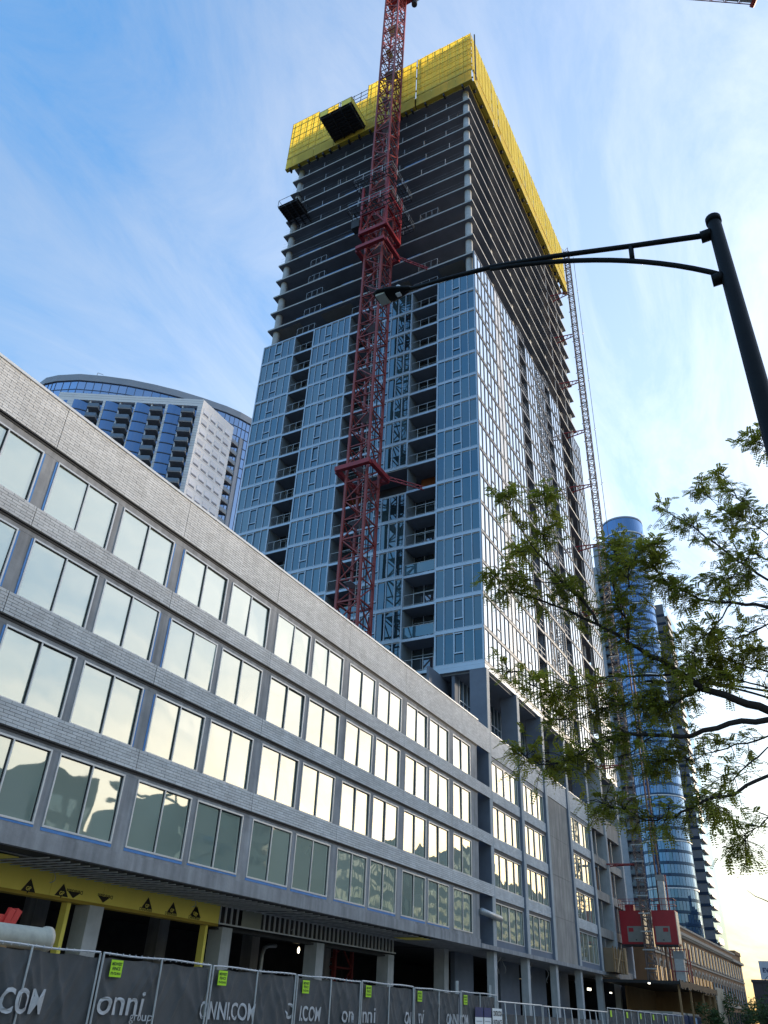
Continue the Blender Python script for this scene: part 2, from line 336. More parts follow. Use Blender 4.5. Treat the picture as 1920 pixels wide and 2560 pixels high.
# ------------------------------------------------------------------ brick building
HEAD = [17.27, 14.22, 11.17, 8.10]
SILL = [15.20, 12.13, 9.03, 5.90]
BANDS = [(17.62, 19.35, 17), (14.485, 15.2, 7), (11.415, 12.13, 7), (8.315, 9.03, 7)]
Y0, Y1 = 7.0, 51.30
XF, XB = -21.06, -20.95        # concrete face, brick face
PER, WW, NG, WG = 6.665, 2.86, 0.315, 0.63
P0 = 13.92 - PER
bb = thing('brick_building', 'long low grey brick building with four rows of paired windows beside the street', 'building', (-30, 29, 0))
wins = []
for k in range(8):
    for j in range(2):
        a = P0 + PER * k + j * (WW + NG)
        if a + WW < Y1 - 0.4 and a > Y0: wins.append(a)
# body behind, roof
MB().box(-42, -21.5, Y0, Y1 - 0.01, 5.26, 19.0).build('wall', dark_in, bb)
MB().box(-42, -21.07, Y0 + 0.02, Y1 - 0.02, 19.0, 19.2).build('roof', conc_slab, bb)
# spandrel walls (concrete behind and between the brick bands)
tops = [19.2] + [h for h in SILL[:3]]
for i in range(4):
    MB().box(-21.5, XF, Y0, Y1, HEAD[i], tops[i] - 0.003).build('spandrel_wall', concrete, bb)
MB().box(-21.5, XF - 0.004, Y0, Y1, 5.70, SILL[3]).build('spandrel_wall', concrete, bb)
MB().box(-24.6, XF + 0.05, Y0, Y1, 5.24, 5.697).build('slab_edge', concrete, bb)
# piers between the windows
edges = [(Y0, wins[0])] + [(wins[i] + WW, wins[i + 1]) for i in range(len(wins) - 1)] + [(wins[-1] + WW, Y1)]
for i in range(4):
    for a, b in edges:
        MB().box(-21.5, XF - 0.006, a, b, SILL[i], HEAD[i]).build('pier', concrete, bb)
        # blockwork joints scored as thin recesses beside pier edges: blue membrane flashing strips
        if i < 3 and b - a > 0.5 and a < 20:
            MB().box(XF - 0.004, XF + 0.012, a + 0.01, a + 0.07, SILL[i] + 0.02, HEAD[i] - 0.05).build('membrane_strip', blue_mem, bb)
            MB().box(XF - 0.004, XF + 0.012, b - 0.08, b - 0.01, SILL[i] + 0.02, HEAD[i] - 0.05).build('membrane_strip', blue_mem, bb)
for n, a in enumerate(wins):
    if a < 47:
        MB().box(XF - 0.002, XF + 0.006, a - 0.02, a + WW + 0.02, SILL[3] - 0.10 + 0.03 * (n % 3 == 2), SILL[3] - 0.005).build('membrane_strip', blue_mem, bb)
# windows: one frame mesh, one reveal shade mesh, two panes each, shared
def window_meshes(tagname, wy, hz, cols, frame, fw=0.055, depth=0.10, proud=0.025, heavy=()):
    f = MB(); st = MB()
    f.box(-depth, proud, 0, fw, 0, hz); f.box(-depth, proud, wy - fw, wy, 0, hz)
    f.box(-depth, proud - 0.002, fw, wy - fw, 0, fw); f.box(-depth, proud - 0.002, fw, wy - fw, hz - fw, hz)
    pw = (wy - fw * 2 - 0.05 * (cols - 1) - 0.09 * len(heavy)) / cols; ys = []; y = fw
    for c in range(cols):
        ys.append(y); y += pw
        if c < cols - 1:
            g = 0.05 + (0.09 if c in heavy else 0)
            f.box(-depth, proud - 0.012, y, y + g, fw, hz - fw); y += g
    for a in ys:   # dark bars paint the reveal's shade round each pane
        st.box(-depth, -0.03, a, a + 0.012, fw, hz - fw); st.box(-depth, -0.03, a + pw - 0.028, a + pw, fw, hz - fw)
        st.box(-depth, -0.031, a + 0.012, a + pw - 0.028, hz - fw - 0.025, hz - fw)
    pn = MB().box(-depth, -0.055, 0, pw, fw, hz - fw)
    return f.mesh(tagname + ' frame', frame), st.mesh(tagname + ' stops', reveal_shade), ys, pn
WZ = [HEAD[i] - SILL[i] for i in range(4)]
fm, sm, pys, pn = window_meshes('window', WW, WZ[0], 2, alu)
pm_ = pn.mesh('pane', pod_glass)
for i in range(4):
    for a in wins:
        base = (XF, a, SILL[i])
        wo_ = link('window', fm, bb, base); wo_.scale = (1, 1, WZ[i] / WZ[0])
        st = bpy.data.objects.new('reveal_shade_bar', sm); COL.objects.link(st); st.parent = wo_
        for py in pys:
            p = bpy.data.objects.new('pane', pm_); COL.objects.link(p); p.parent = wo_; p.location = (0, py + random.uniform(-.002, .002), 0)
            p.rotation_euler = (random.gauss(0, .001), random.gauss(0, .006), random.gauss(0, .006))
# brickwork
BL, BH, CO = 0.4064, 0.0922, 0.1021
joints = [P0 + PER * k - WG / 2 for k in range(8)]
segs = []; prev = Y0
for j in joints + [Y1]:
    if j > prev + 0.3: segs.append((prev, j)); prev = j
bricks = []
for bi, (z0, z1, nc) in enumerate(BANDS):
    ch = (z1 - z0) / nc
    for (s0, s1) in segs:
        MB().box(XF, XB - 0.012, s0 + 0.012, s1 - 0.012, z0 + 0.004, z1 - 0.001).build('mortar_bed', mortar_m, bb)
        for c in range(nc):
            y = s0 + 0.012 - (BL / 2 if c % 2 else 0)
            while y < s1 - 0.03:
                a, b = max(y, s0 + 0.012), min(y + BL - 0.014, s1 - 0.012)
                if b - a > 0.04: bricks.append((a, b, z0 + c * ch + 0.007, z0 + (c + 1) * ch - 0.007))
                y += BL
    # dark strips paint the band's overhang shadow, the upper one along its steel angle
    MB().box(XF, XB - 0.02, Y0, Y1 - 0.01, z0 - 0.035, z0 + 0.002).build('steel_angle_shade', steel_dark, bb)
    MB().box(XF, XF + 0.03, Y0, Y1 - 0.01, z0 - 0.11, z0 - 0.035).build('overhang_shade', steel_dark, bb)
def area(b):
    p = proj((XB, b[0], b[2])); q = proj((XB, b[1], b[3]))
    if not p or not q: return -1
    if not (0 < q[0] < 1920 and 0 < q[1] < 2560 and p[0] > 0): return -1
    return (b[1] - b[0]) / p[2] ** 2
order = sorted(range(len(bricks)), key=lambda i: -area(bricks[i]))
near = set(order[:300])
brmesh = {}
rest = MB()
for i, (a, b, z0, z1) in enumerate(bricks):
    x = XB + random.uniform(-0.004, 0.003)
    if i in near:
        key = (round(b - a, 3), round(z1 - z0, 4))
        if key not in brmesh: brmesh[key] = MB().box(-0.09, 0, 0, b - a, 0, z1 - z0).mesh('brick', brick_m)
        link('brick', brmesh[key], bb, (x, a, z0))
    else: rest.box(XF + 0.02, x, a, b, z0, z1)
tag(rest.build('brickwork', brick_m, bb), kind='stuff')
# end returns of the bands at the recess, coping
for z0, z1, nc in BANDS:
    MB().box(-21.9, XF, Y1 - 0.09, Y1 - 0.002, z0, z1).build('band_return', brick_m, bb)
MB().box(-21.9, XB + 0.05, Y0, Y1 + 0.03, 19.352, 19.45).build('coping', coping_m, bb)

# ------------------------------------------------------------------ ground floor under the overhang
XG = -24.0
for i, y in enumerate((14.85, 22.3, 29.8, 37.25, 44.71, 52.2)):
    MB().box(-24.62, -23.9, y, y + 0.68, 0.05, 4.4 if y < 46 else 5.24).build('column', conc_pale, bb)
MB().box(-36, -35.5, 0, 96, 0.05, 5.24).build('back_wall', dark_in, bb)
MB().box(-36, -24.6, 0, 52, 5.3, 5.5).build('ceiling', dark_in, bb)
for y in (10, 25, 32.5, 40, 47.5):
    MB().box(-30.6, -29.9, y, y + 0.7, 0.05, 5.3).build('column', concrete, bb)
MB().box(-24.6, -21.2, 45.75, Y1, 5.225, 5.24).build('soffit', concrete, bb)
# yellow sheathing fascia with its board joints
fas = [(9.0, 13.2), (13.21, 15.6), (15.61, 18.05), (18.06, 20.5), (20.51, 22.9), (22.91, 25.3), (25.31, 27.7), (27.71, 29.6)]
for a, b in fas:
    p = MB().box(XG - 0.02, XG, a, b - 0.006, 4.5, 5.22).build('sheathing_board', dens, bb)
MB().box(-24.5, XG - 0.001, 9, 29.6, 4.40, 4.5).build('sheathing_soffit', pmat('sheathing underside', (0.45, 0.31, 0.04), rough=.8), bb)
for y in (14.6, 21.55, 29.05):
    MB().box(-24.5, -24.2, y, y + 0.16, 0.05, 4.4).build('sheathing_jamb', dens, bb)
# print on the boards: triangles with GP, board name
def pr(vs, fs, y, z, parent, mat=print_black, x=XG + 0.003, flip=False):
    mb = MB(); mb.add([(x, y + (-a if flip else a), z + (-b if flip else b)) for a, b in vs], fs); return mb.build('print', mat, parent)
gpv, gpf = text_geo('GP', 0.17, 1.0, 0, 0.004)
dgv, dgf = text_geo('DensGlass', 0.16, 1.1, 0.0, 0.003)
def k3_(a, b): return (a * 500 / 1659, 2060 + b * 500 / 1659)
def fz(a, b): p = at(*k3_(a, b), 'x', XG); return p.y, p.z
for (a, b, wz) in ((240, 525, 1), (515, 565, 1), (1222, 672, 1), (1430, 710, 1), (1628, 745, 1)):
    y, z = fz(a, b)
    pr([(-0.30, -0.13), (0.30, -0.13), (0, 0.27)], [(0, 1, 2)], y, z, bb)
    pr(gpv, gpf, y - 0.115, z - 0.09, bb, dens, XG + 0.006)
    pr([(-0.02, -0.2), (0.03, -0.13), (-0.05, -0.13)], [(0, 1, 2)], y, z, bb)
for (a, b) in ((165, 1250), (365, 1300)):
    p = at(440 + a * 480 / 1659, 1920 + b * 480 / 1659, 'x', XG); y, z = p.y, p.z
    if a == 165:
        pr([(-0.30, -0.13), (0.30, -0.13), (0, 0.27)], [(0, 1, 2)], y, z, bb)
        pr(gpv, gpf, y - 0.115, z - 0.09, bb, dens, XG + 0.006)
for (a, b) in ((690, 560), (938, 598)):
    y, z = fz(a, b); pr(dgv, dgf, y, z, bb, print_black, XG + 0.0035, True)
    y2, z2 = fz(a - 80, b + 30); pr([(-0.30, 0.10), (0.30, 0.10), (0, -0.1)], [(0, 1, 2)], y2, max(z2, 4.62), bb)
dcv, dcf = text_geo('DensGlass', 0.15, 1.1, 0.0, 0.003)
for (a, b) in ((1150, 725), (1365, 755), (1560, 790)):
    y, z = fz(a, b)
    low = [(u, v) for u, v in dcv]
    pr(low, dcf, y, 4.515, bb)
# metal stud fascia
pale_st = pmat('new zinc stud', (0.70, 0.71, 0.72), (0.6, 0.61, 0.62), rough=.5)
st = MB(); y = 29.65
while y < 45.7:
    if not (31.15 < y < 32.6):
        MB().box(XG - 0.09, XG - 0.005, y, y + 0.05, 4.55, 5.22).build('stud', pale_st, bb)
    y += 0.405
MB().box(XG - 0.1, XG, 29.62, 45.8, 4.50, 4.552).build('stud_track', pale_st, bb)
MB().box(XG - 0.1, XG, 29.62, 45.8, 5.2, 5.236).build('stud_track', pale_st, bb)
MB().box(XG - 0.02, XG + 0.01, 31.18, 32.6, 4.553, 5.2).build('grey_board', pmat('grey board', (0.32, 0.33, 0.27), (0.28, 0.29, 0.24), rough=.8), bb)
MB().box(-24.5, XG - 0.1, 29.6, 45.8, 4.3, 4.38).build('header_beam', steel_dark, bb)
MB().box(-24.5, -24.3, 29.62, 45.8, 4.38, 5.22).build('stud_backing', dark_in, bb)
# soffit furring: light channels under a thin dark sheet standing in for the cavity
MB().box(-24.0, -21.25, 8.0, 45.7, 5.232, 5.239).build('dark_soffit_sheet', steel_dark, bb)
y = 9.2
while y < 45.5:
    if not (15.6 < y < 17.6):
        MB().bar((-23.95, y, 5.17), (-21.3, y + 0.05, 5.17), 0.045, 0.03).build('furring_channel', pale_st, bb)
    y += 0.41 if y < 31 else 0.62
for x in (-22.1, -23.1):
    MB().bar((x, 9, 5.205), (x, 45.6, 5.205), 0.03, 0.03).build('carrier_channel', galv, bb)
MB().box(-23.8, -22.2, 15.7, 17.5, 5.14, 5.16).build('soffit_board', dens, bb)
MB().box(-23.0, -21.4, 43.6, 45.0, 5.14, 5.16).build('soffit_board', dens, bb)
# loose cables under the soffit
for (y, d) in ((19.9, 0.5), (27.1, 0.45), (34.2, 0.6)):
    pts = [(-23.4 + 0.05 * math.sin(t * 3), y + 0.15 * math.sin(t * 2.1), 5.2 - d * t + 0.15 * t * t) for t in [i / 6 * 1.4 for i in range(7)]]
    MB().tube(pts, 0.012, 5).build('cable', galv, bb)
# lit work lamp in the dark interior
bulb_p = at(440 + 1060 * 480 / 1659, 1920 + 1572 * 480 / 1659, 'x', -28.0)
wl = thing('work_lamp', 'glowing bulb work lamp hanging in the dark ground floor', 'lamp', (bulb_p.x, bulb_p.y, bulb_p.z))
MB().tube([bulb_p + Vector((0, 0, t)) for t in (-.16, -.1, 0, .08, .14)], [0.02, 0.06, 0.07, 0.045, 0.03], 10).build('bulb', pmat('lit bulb', (1, 0.9, 0.7), emit=((1.0, 0.85, 0.6), 2.5)), wl, True)
MB().tube([bulb_p + Vector((0, 0, .14)), bulb_p + Vector((0, 0, 0.3))], 0.045, 8).build('socket', steel_dark, wl)
MB().tube([bulb_p + Vector((0, 0, .3)), (bulb_p.x, bulb_p.y, 5.3)], 0.012, 5).build('cord', steel_dark, wl)
MB().box(bulb_p.x - .25, bulb_p.x + .02, bulb_p.y - .3, bulb_p.y + .3, bulb_p.z + .32, bulb_p.z + .40).build('reflector', pmat('reflector', (0.6, 0.55, 0.45)), wl)
# bent duct inside
dp = at(440 + 740 * 480 / 1659, 1920 + 1650 * 480 / 1659, 'x', -27.0)
MB().tube([(dp.x, dp.y, 0.1), (dp.x, dp.y, dp.z + 0.2), (dp.x, dp.y + 0.12, dp.z + 0.5), (dp.x, dp.y + 0.5, dp.z + 0.62), (dp.x, dp.y + 1.1, dp.z + 0.66)], 0.10, 10).build('vent_duct', galv, bb, True)
# ------------------------------------------------------------------ apartment tower
TX0, TX1, TY0, TY1 = -48.35, -21.1, 53.34, 92.3
FZ = [24.55 + 2.932 * k for k in range(31)]
tw = thing('apartment_tower', 'tall glass apartment tower under construction with bare concrete upper floors', 'building', (-34.7, 72.8, 0))
slab_me = MB().box(TX0 + 0.06, TX1 - 0.06, TY0 + 0.06, TY1 - 0.06, -0.21, 0.0).mesh('slab', conc_slab)  # darker tone puts the soffits' shade into the slab colour
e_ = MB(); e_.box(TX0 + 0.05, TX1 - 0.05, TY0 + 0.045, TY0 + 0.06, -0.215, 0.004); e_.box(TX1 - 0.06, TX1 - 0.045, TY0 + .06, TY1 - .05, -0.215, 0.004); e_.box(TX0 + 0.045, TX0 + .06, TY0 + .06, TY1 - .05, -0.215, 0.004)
edge_me = e_.mesh('slab_edge', conc_pale)  # pale strips paint the slab edges bright against the darkened slabs
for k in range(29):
    sl = link('slab', slab_me, tw, (0, 0, FZ[k])); ee = bpy.data.objects.new('bright_edge', edge_me); COL.objects.link(ee); ee.parent = sl
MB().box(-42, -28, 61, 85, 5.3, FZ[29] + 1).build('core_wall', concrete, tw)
def rcol(x, y, r, z0, z1): MB().tube([(x, y, z0), (x, y, z1)], r, 14).build('column', conc_pale, tw, True)
rcol(-47.5, 54.2, 0.42, FZ[0], FZ[28] + 1.2); rcol(-21.95, 54.15, 0.40, FZ[0], FZ[28] + 1.2); rcol(-21.95, 91.4, 0.40, FZ[0], FZ[28] + 1.2); rcol(-47.5, 91.4, 0.42, FZ[0], FZ[28] + 1.2)
for y in (60.6, 67.3, 74.1, 80.7, 86.6): MB().box(-22.9, -21.75, y, y + 0.42, FZ[0], FZ[28] + 1.2).build('column', conc_pale, tw)
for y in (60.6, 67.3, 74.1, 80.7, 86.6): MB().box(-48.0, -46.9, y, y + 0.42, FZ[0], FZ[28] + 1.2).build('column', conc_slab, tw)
for x in (-41.6, -35.2, -28.4): MB().box(x, x + 0.95, 57.2, 57.7, FZ[0], FZ[28] + 1.2).build('column', conc_pale, tw)
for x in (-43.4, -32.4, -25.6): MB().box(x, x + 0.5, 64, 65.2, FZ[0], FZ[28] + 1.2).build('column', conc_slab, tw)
for x0, x1, y in ((-46, -38, 62.5), (-36, -30, 60.9), (-27.5, -23.5, 63.0)):
    MB().box(x0, x1, y, y + 0.2, FZ[15], FZ[28]).build('partition_wall', conc_slab, tw)

# --- curtain wall, end face (towards the camera) --------------------------------
H = FZ[1] - FZ[0]
def bay_x(x0, x1, n, op):
    """frame mesh for one storey of a bay on the end face, local zero at (x0, TY0, floor)"""
    f = MB(); w = x1 - x0; pw = w / n
    f.box(0, w, -0.02, 0.16, -0.13, 0.21)                       # spandrel band
    f.box(0, w, -0.035, 0.0, 0.17, 0.21); f.box(0, w, -0.035, 0.0, -0.13, -0.09)
    for i in range(n + 1):
        ww = 0.07 if 0 < i < n else 0.13
        a = max(0, min(w - ww, i * pw - ww / 2)); f.box(a, a + ww, -0.03, 0.12, 0.21, H - 0.13)
    a = op * pw                                                  # opening light with its heavy frame
    zb, zt = 0.98, H - 0.30
    f.box(a + 0.02, a + pw - 0.02, -0.045, 0.05, zb, zb + 0.10); f.box(a + 0.02, a + pw - 0.02, -0.045, 0.05, zt, zt + 0.07)
    f.box(a + 0.025, a + 0.085, -0.045, 0.05, zb + 0.1, zt); f.box(a + pw - 0.085, a + pw - 0.025, -0.045, 0.05, zb + 0.1, zt)
    pane = MB().box(0.0, pw, 0.06, 0.10, 0.21, H - 0.13).mesh('pane', tow_glass)
    return f.mesh('window frame', tow_frame), pane, pw
BX = [(-48.35, -43.75, 5, 2), (-41.2, -36.2, 6, 2), (-32.55, -28.35, 5, 1), (-25.35, -21.1, 5, 2)]
for bi, (x0, x1, n, op) in enumerate(BX):
    fme, pme, pw = bay_x(x0, x1, n, op)
    for k in range(15):
        if bi == 2 and k == 6: continue
        wn = link('window', fme, tw, (x0, TY0, FZ[k]))
        for i in range(n):
            p = bpy.data.objects.new('pane', pme); COL.objects.link(p); p.parent = wn; p.location = (i * pw, 0, 0)
            p.rotation_euler = (random.gauss(0, .006), 0, random.gauss(0, .01))
    MB().box(x0, x1, TY0 - 0.02, TY0 + 0.14, FZ[15] - 0.13, FZ[15] + 0.02).build('top_rail', tow_frame, tw)
    if bi != 2: MB().box(x0, x1, TY0 - 0.03, TY0 + 0.2, 24.06, FZ[0] - 0.135).build('skirt_panel', tow_frame, tw)
# first corner has a glazed return seen at the silhouette
for k in range(15): MB().box(TX0 - 0.02, TX0 + 0.05, TY0 + 0.2, TY0 + 7, FZ[k] - 0.13, FZ[k] + 0.21).build('return_band', tow_frame, tw)
MB().box(TX0 + 0.0, TX0 + 0.04, TY0 + 0.2, TY0 + 7, FZ[0], FZ[15]).build('return_glazing', tow_glass, tw)
# balconies
BALC = [(-43.75, -41.2), (-36.2, -32.55), (-28.35, -25.35)]
def railing_mesh(w, n):
    r = MB(); r.bar((0.05, 0.05, 1.08), (w - 0.05, 0.05, 1.08), 0.04, 0.035); r.bar((0.05, 0.05, 0.12), (w - 0.05, 0.05, 0.12), 0.025)
    for i in range(n + 1):
        x = 0.06 + (w - 0.12) * i / n; r.bar((x, 0.05, 0), (x, 0.05, 1.08), 0.035, 0.025)
    for x in (0.06, w - 0.06): r.bar((x, 0.05, 1.05), (x, 0.6, 1.05), 0.03); 
    return r.mesh('railing', galv)
bal_glass = glass('balcony back glass', (0.018, 0.025, 0.03), (0.05, 0.065, 0.075), refl=(0.12, 0.7), tint=(0.6, 0.7, 0.8), warp=0)
rail_glass = glass('rail glass', (0.03, 0.08, 0.11), (0.05, 0.12, 0.16), refl=(0.06, 0.4), tint=(0.7, 0.9, 1), warp=0)
for bi, (x0, x1) in enumerate(BALC):
    me = railing_mesh(x1 - x0, 3)
    back = MB(); bw_ = x1 - x0
    back.box(0.0, bw_, 1.85, 1.92, 0, H - 0.21)
    bme = back.mesh('balcony_glazing', bal_glass)
    fr = MB()
    for t in (0.05, bw_ * 0.36, bw_ * 0.68, bw_ - 0.1): fr.box(t, t + 0.06, 1.80, 1.85, 0, H - 0.22)
    fr.box(0, bw_, 1.795, 1.85, 2.1, 2.16); frm = fr.mesh('balcony_door_frame', tow_frame)
    edge = MB().box(0, bw_, -0.005, 0.06, -0.21, 0.02).mesh('balcony_edge', tow_frame)
    for k in range(16):
        if k < 15 and not (bi > 0 and k == 6):
            g = link('balcony_glazing', bme, tw, (x0, TY0, FZ[k])); d = bpy.data.objects.new('door_frame', frm); COL.objects.link(d); d.parent = g
        if not (bi > 0 and k == 6): link('railing', me, tw, (x0, TY0, FZ[k]))
        link('balcony_edge', edge, tw, (x0, TY0, FZ[k]))
        if (bi, k) in ((2, 3), (2, 1), (1, 2)):
            MB().box(x0 + 0.1, x1 - 0.1, TY0 + 0.02, TY0 + 0.035, FZ[k] + 0.1, FZ[k] + 1.03).build('rail_pane', rail_glass, tw)
    for xs in (x0, x1):
        MB().box(xs - 0.04, xs + 0.04, TY0 + 0.17, TY0 + 1.9, FZ[0], FZ[15] - 0.22).build('balcony_side_wall', pmat('balcony side', (0.20, 0.24, 0.28), rough=.7), tw)
for k in (16, 17, 18, 19):
    for (x0, x1) in ((-40.9 - 2.2, -40.7), (-27.8, -25.4)):
        link('railing', railing_mesh(x1 - x0, 3), tw, (x0, TY0 + 0.02, FZ[k])) if (k, x0) not in () and random.random() < 0.75 else None
# open tie storey: warm sheathing at the back
for (x0, x1, c) in ((-36.1, -34.6, (0.20, 0.08, 0.03)), (-33.8, -29, (0.055, 0.06, 0.085)), (-28.0, -25.4, (0.28, 0.09, 0.03))):
    MB().box(x0, x1, TY0 + 2.4, TY0 + 2.5, FZ[6], FZ[7] - 0.22).build('sheathing_panel', pmat('tie storey sheathing %d' % (x0 * -10), c, tuple(v * 0.6 for v in c), rough=.8, nscale=.9), tw)
# --- curtain wall, street face -----------------------------------------------------
def bay_y(y0, y1, n, ops, panels):
    f = MB(); g = MB(); pl = MB(); w = y1 - y0; pw = w / n
    f.box(-0.16, 0.02, 0, w, -0.12, 0.16); f.box(0.0, 0.05, 0, w, 0.135, 0.165); f.box(0.0, 0.05, 0, w, -0.12, -0.09)
    for i in range(n + 1):
        ww = 0.055 if 0 < i < n else 0.10
        a = max(0, min(w - ww, i * pw - ww / 2)); f.box(-0.12, 0.055, a, a + ww, 0.165, H - 0.12)
    for o in ops:
        a = o * pw; zb, zt = 0.95, H - 0.28
        f.box(-0.05, 0.04, a + 0.03, a + pw - 0.03, zb, zb + 0.08); f.box(-0.05, 0.04, a + 0.035, a + 0.1, zb + .08, zt); f.box(-0.05, 0.04, a + pw - 0.1, a + pw - 0.035, zb + .08, zt)
    for i in range(n):
        (pl if i in panels else g).box(-0.10, -0.012, i * pw + 0.03, (i + 1) * pw - 0.03, 0.12, H - 0.1)
    return f.mesh('street window frame', str_frame), g, pl
BY = [(53.34, 66.75, 14, (3, 8, 11), (6, 7)), (69.2, 76.4, 8, (2, 5), ()), (78.6, 82.7, 4, (2,), ()), (87.9, 92.3, 5, (2,), ())]
glz = MB(); 
for bi, (y0, y1, n, ops, panels) in enumerate(BY):
    fme, g, pl = bay_y(y0, y1, n, ops, panels)
    pan = MB()
    for k in range(16):
        link('window', fme, tw, (TX1, y0, FZ[k]))
        for src, dst in ((g, glz), (pl, pan)):
            nb = len(src.v) // 8
            for q in range(nb):
                dy, dz = random.gauss(0, 0.001), random.gauss(0, 0.001)
                vs = src.v[q * 8:(q + 1) * 8]; cyy = sum(v[1] for v in vs) / 8; czz = sum(v[2] for v in vs) / 8
                dst.add([(v[0] + TX1 + (v[1] - cyy) * dy + (v[2] - czz) * dz, v[1] + y0, v[2] + FZ[k]) for v in vs], [tuple(i - q * 8 for i in fc) for fc in src.f[q * 6:(q + 1) * 6]])
    if pan.v: tag(pan.build('metal_panel', str_panel, tw), kind='stuff')
    MB().box(TX1 - 0.16, TX1 + 0.03, y0, y1, FZ[16] - 0.12, FZ[16] - 0.1 + 0.12).build('top_rail', str_frame, tw)
    MB().box(TX1 - 0.2, TX1 + 0.03, y0, y1, 24.06, FZ[0] - 0.125).build('skirt_panel', str_panel, tw)
tag(glz.build('street_pane', str_glass, tw), kind='stuff')
for (y0, y1) in ((66.75, 69.2), (76.4, 78.6)):
    wdt = y1 - y0
    r = MB()
    for z in (0.55, 1.08): r.bar((-0.05, 0.03, z), (-0.05, wdt - 0.03, z), 0.04)
    for i in range(3): r.bar((-0.05, 0.05 + (wdt - .1) * i / 2, 0), (-0.05, 0.05 + (wdt - .1) * i / 2, 1.08), 0.04)
    rm = r.mesh('railing', galv); ed = MB().box(-0.08, 0.0, 0, wdt, -0.21, 0.02).mesh('balcony_edge', str_frame)
    MB().box(-23.2, -23.1, y0, y1, FZ[0], FZ[16] - 0.22).build('balcony_glazing', bal_glass, tw)
    for ys in (y0, y1): MB().box(-23.1, TX1 - 0.18, ys - 0.03, ys + 0.03, FZ[0], FZ[16] - 0.22).build('balcony_side_wall', dark_blue, tw)
    for k in range(17): link('railing', rm, tw, (TX1, y0, FZ[k])); link('balcony_edge', ed, tw, (TX1, y0, FZ[k]))
MB().box(TX1 - 0.1, TX1 - 0.02, 66.8, 69.15, FZ[0] + 1.1, FZ[1] + 0.5).build('closure_panel', white_p, tw)
# hoist strip: open floors with weathered boarding
for k in range(0, 27):
    for (y0, y1) in ((82.9, 84.3), (85.4, 86.5)):
        if random.random() < 0.8: MB().box(-22.6, -22.5, y0, y1, FZ[k] + 0.01, FZ[k + 1] - 0.22).build('boarding', rustwood, tw)
    for y in (83.0, 87.6): MB().box(-21.35, -21.25, y, y + 0.09, FZ[k], FZ[k + 1] - 0.22).build('edge_post', galv, tw)
for k in range(17, 27):
    for y in (82.9, 85.2, 88.2):
        if random.random() < 0.5: MB().box(-23.2, -23.1, y, y + 1.3, FZ[k] + 0.01, FZ[k + 1] - 0.22).build('boarding', rustwood, tw)
# --- bare upper floors: blue edge flashing, posts, soffit boards ----------------------
for k in range(15, 24):
    for t in range(3):
        a = random.uniform(-47, -26); b = a + random.uniform(2.5, 7)
        if random.random() < 0.85: MB().box(a, min(b, -22.6), TY0 + 0.075, TY0 + 0.1, FZ[k] + 0.002, FZ[k] + random.uniform(0.10, 0.2)).build('edge_flashing', blue_mem, tw)
    if k < 22:
        for t in range(2):
            a = random.uniform(56, 84); MB().box(TX1 - 0.12, TX1 - 0.09, a, a + random.uniform(1, 3), FZ[k] + 0.002, FZ[k] + 0.12).build('edge_flashing', blue_mem, tw)
pm_post = MB().bar((0, 0, 0), (0, 0, 1.1), 0.05).mesh('guard_post', galv)
for k in range(22, 28):
    for x in range(8):
        link('guard_post', pm_post, tw, (-46 + x * 3.1 + random.uniform(-.5, .5), TY0 + 0.12, FZ[k]))
wire = MB()
for k in range(20, 28):
    for z in (0.5, 1.05): MB().bar((TX0 + 0.3, TY0 + 0.12, FZ[k] + z), (TX1 - 0.3, TY0 + 0.12, FZ[k] + z), 0.012).build('guard_wire', galv, tw)
prop_me = MB().bar((0, 0, 0), (0, 0, H - 0.22), 0.09, n=6).mesh('shoring_prop', galv)
for k in range(20, 28):
    for _ in range(9 if k > 24 else 4):
        link('shoring_prop', prop_me, tw, (random.uniform(-46, -23), TY0 + random.uniform(.8, 4.5), FZ[k]))
    for _ in range(6): link('shoring_prop', prop_me, tw, (TX1 - random.uniform(.8, 3), random.uniform(56, 90), FZ[k]))
board = pmat('beige soffit board', (0.26, 0.235, 0.20), (0.22, 0.2, 0.17), rough=.85)
for (x0, x1, k) in ((-25.6, -22.6, 16), (-47.4, -43.9, 16), (-40.9, -36.8, 16), (-31.5, -29.2, 16)):
    MB().box(x0, x1, TY0 + 0.5, TY0 + 4.2, FZ[k] - 0.25, FZ[k] - 0.215).build('soffit_board', board, tw)
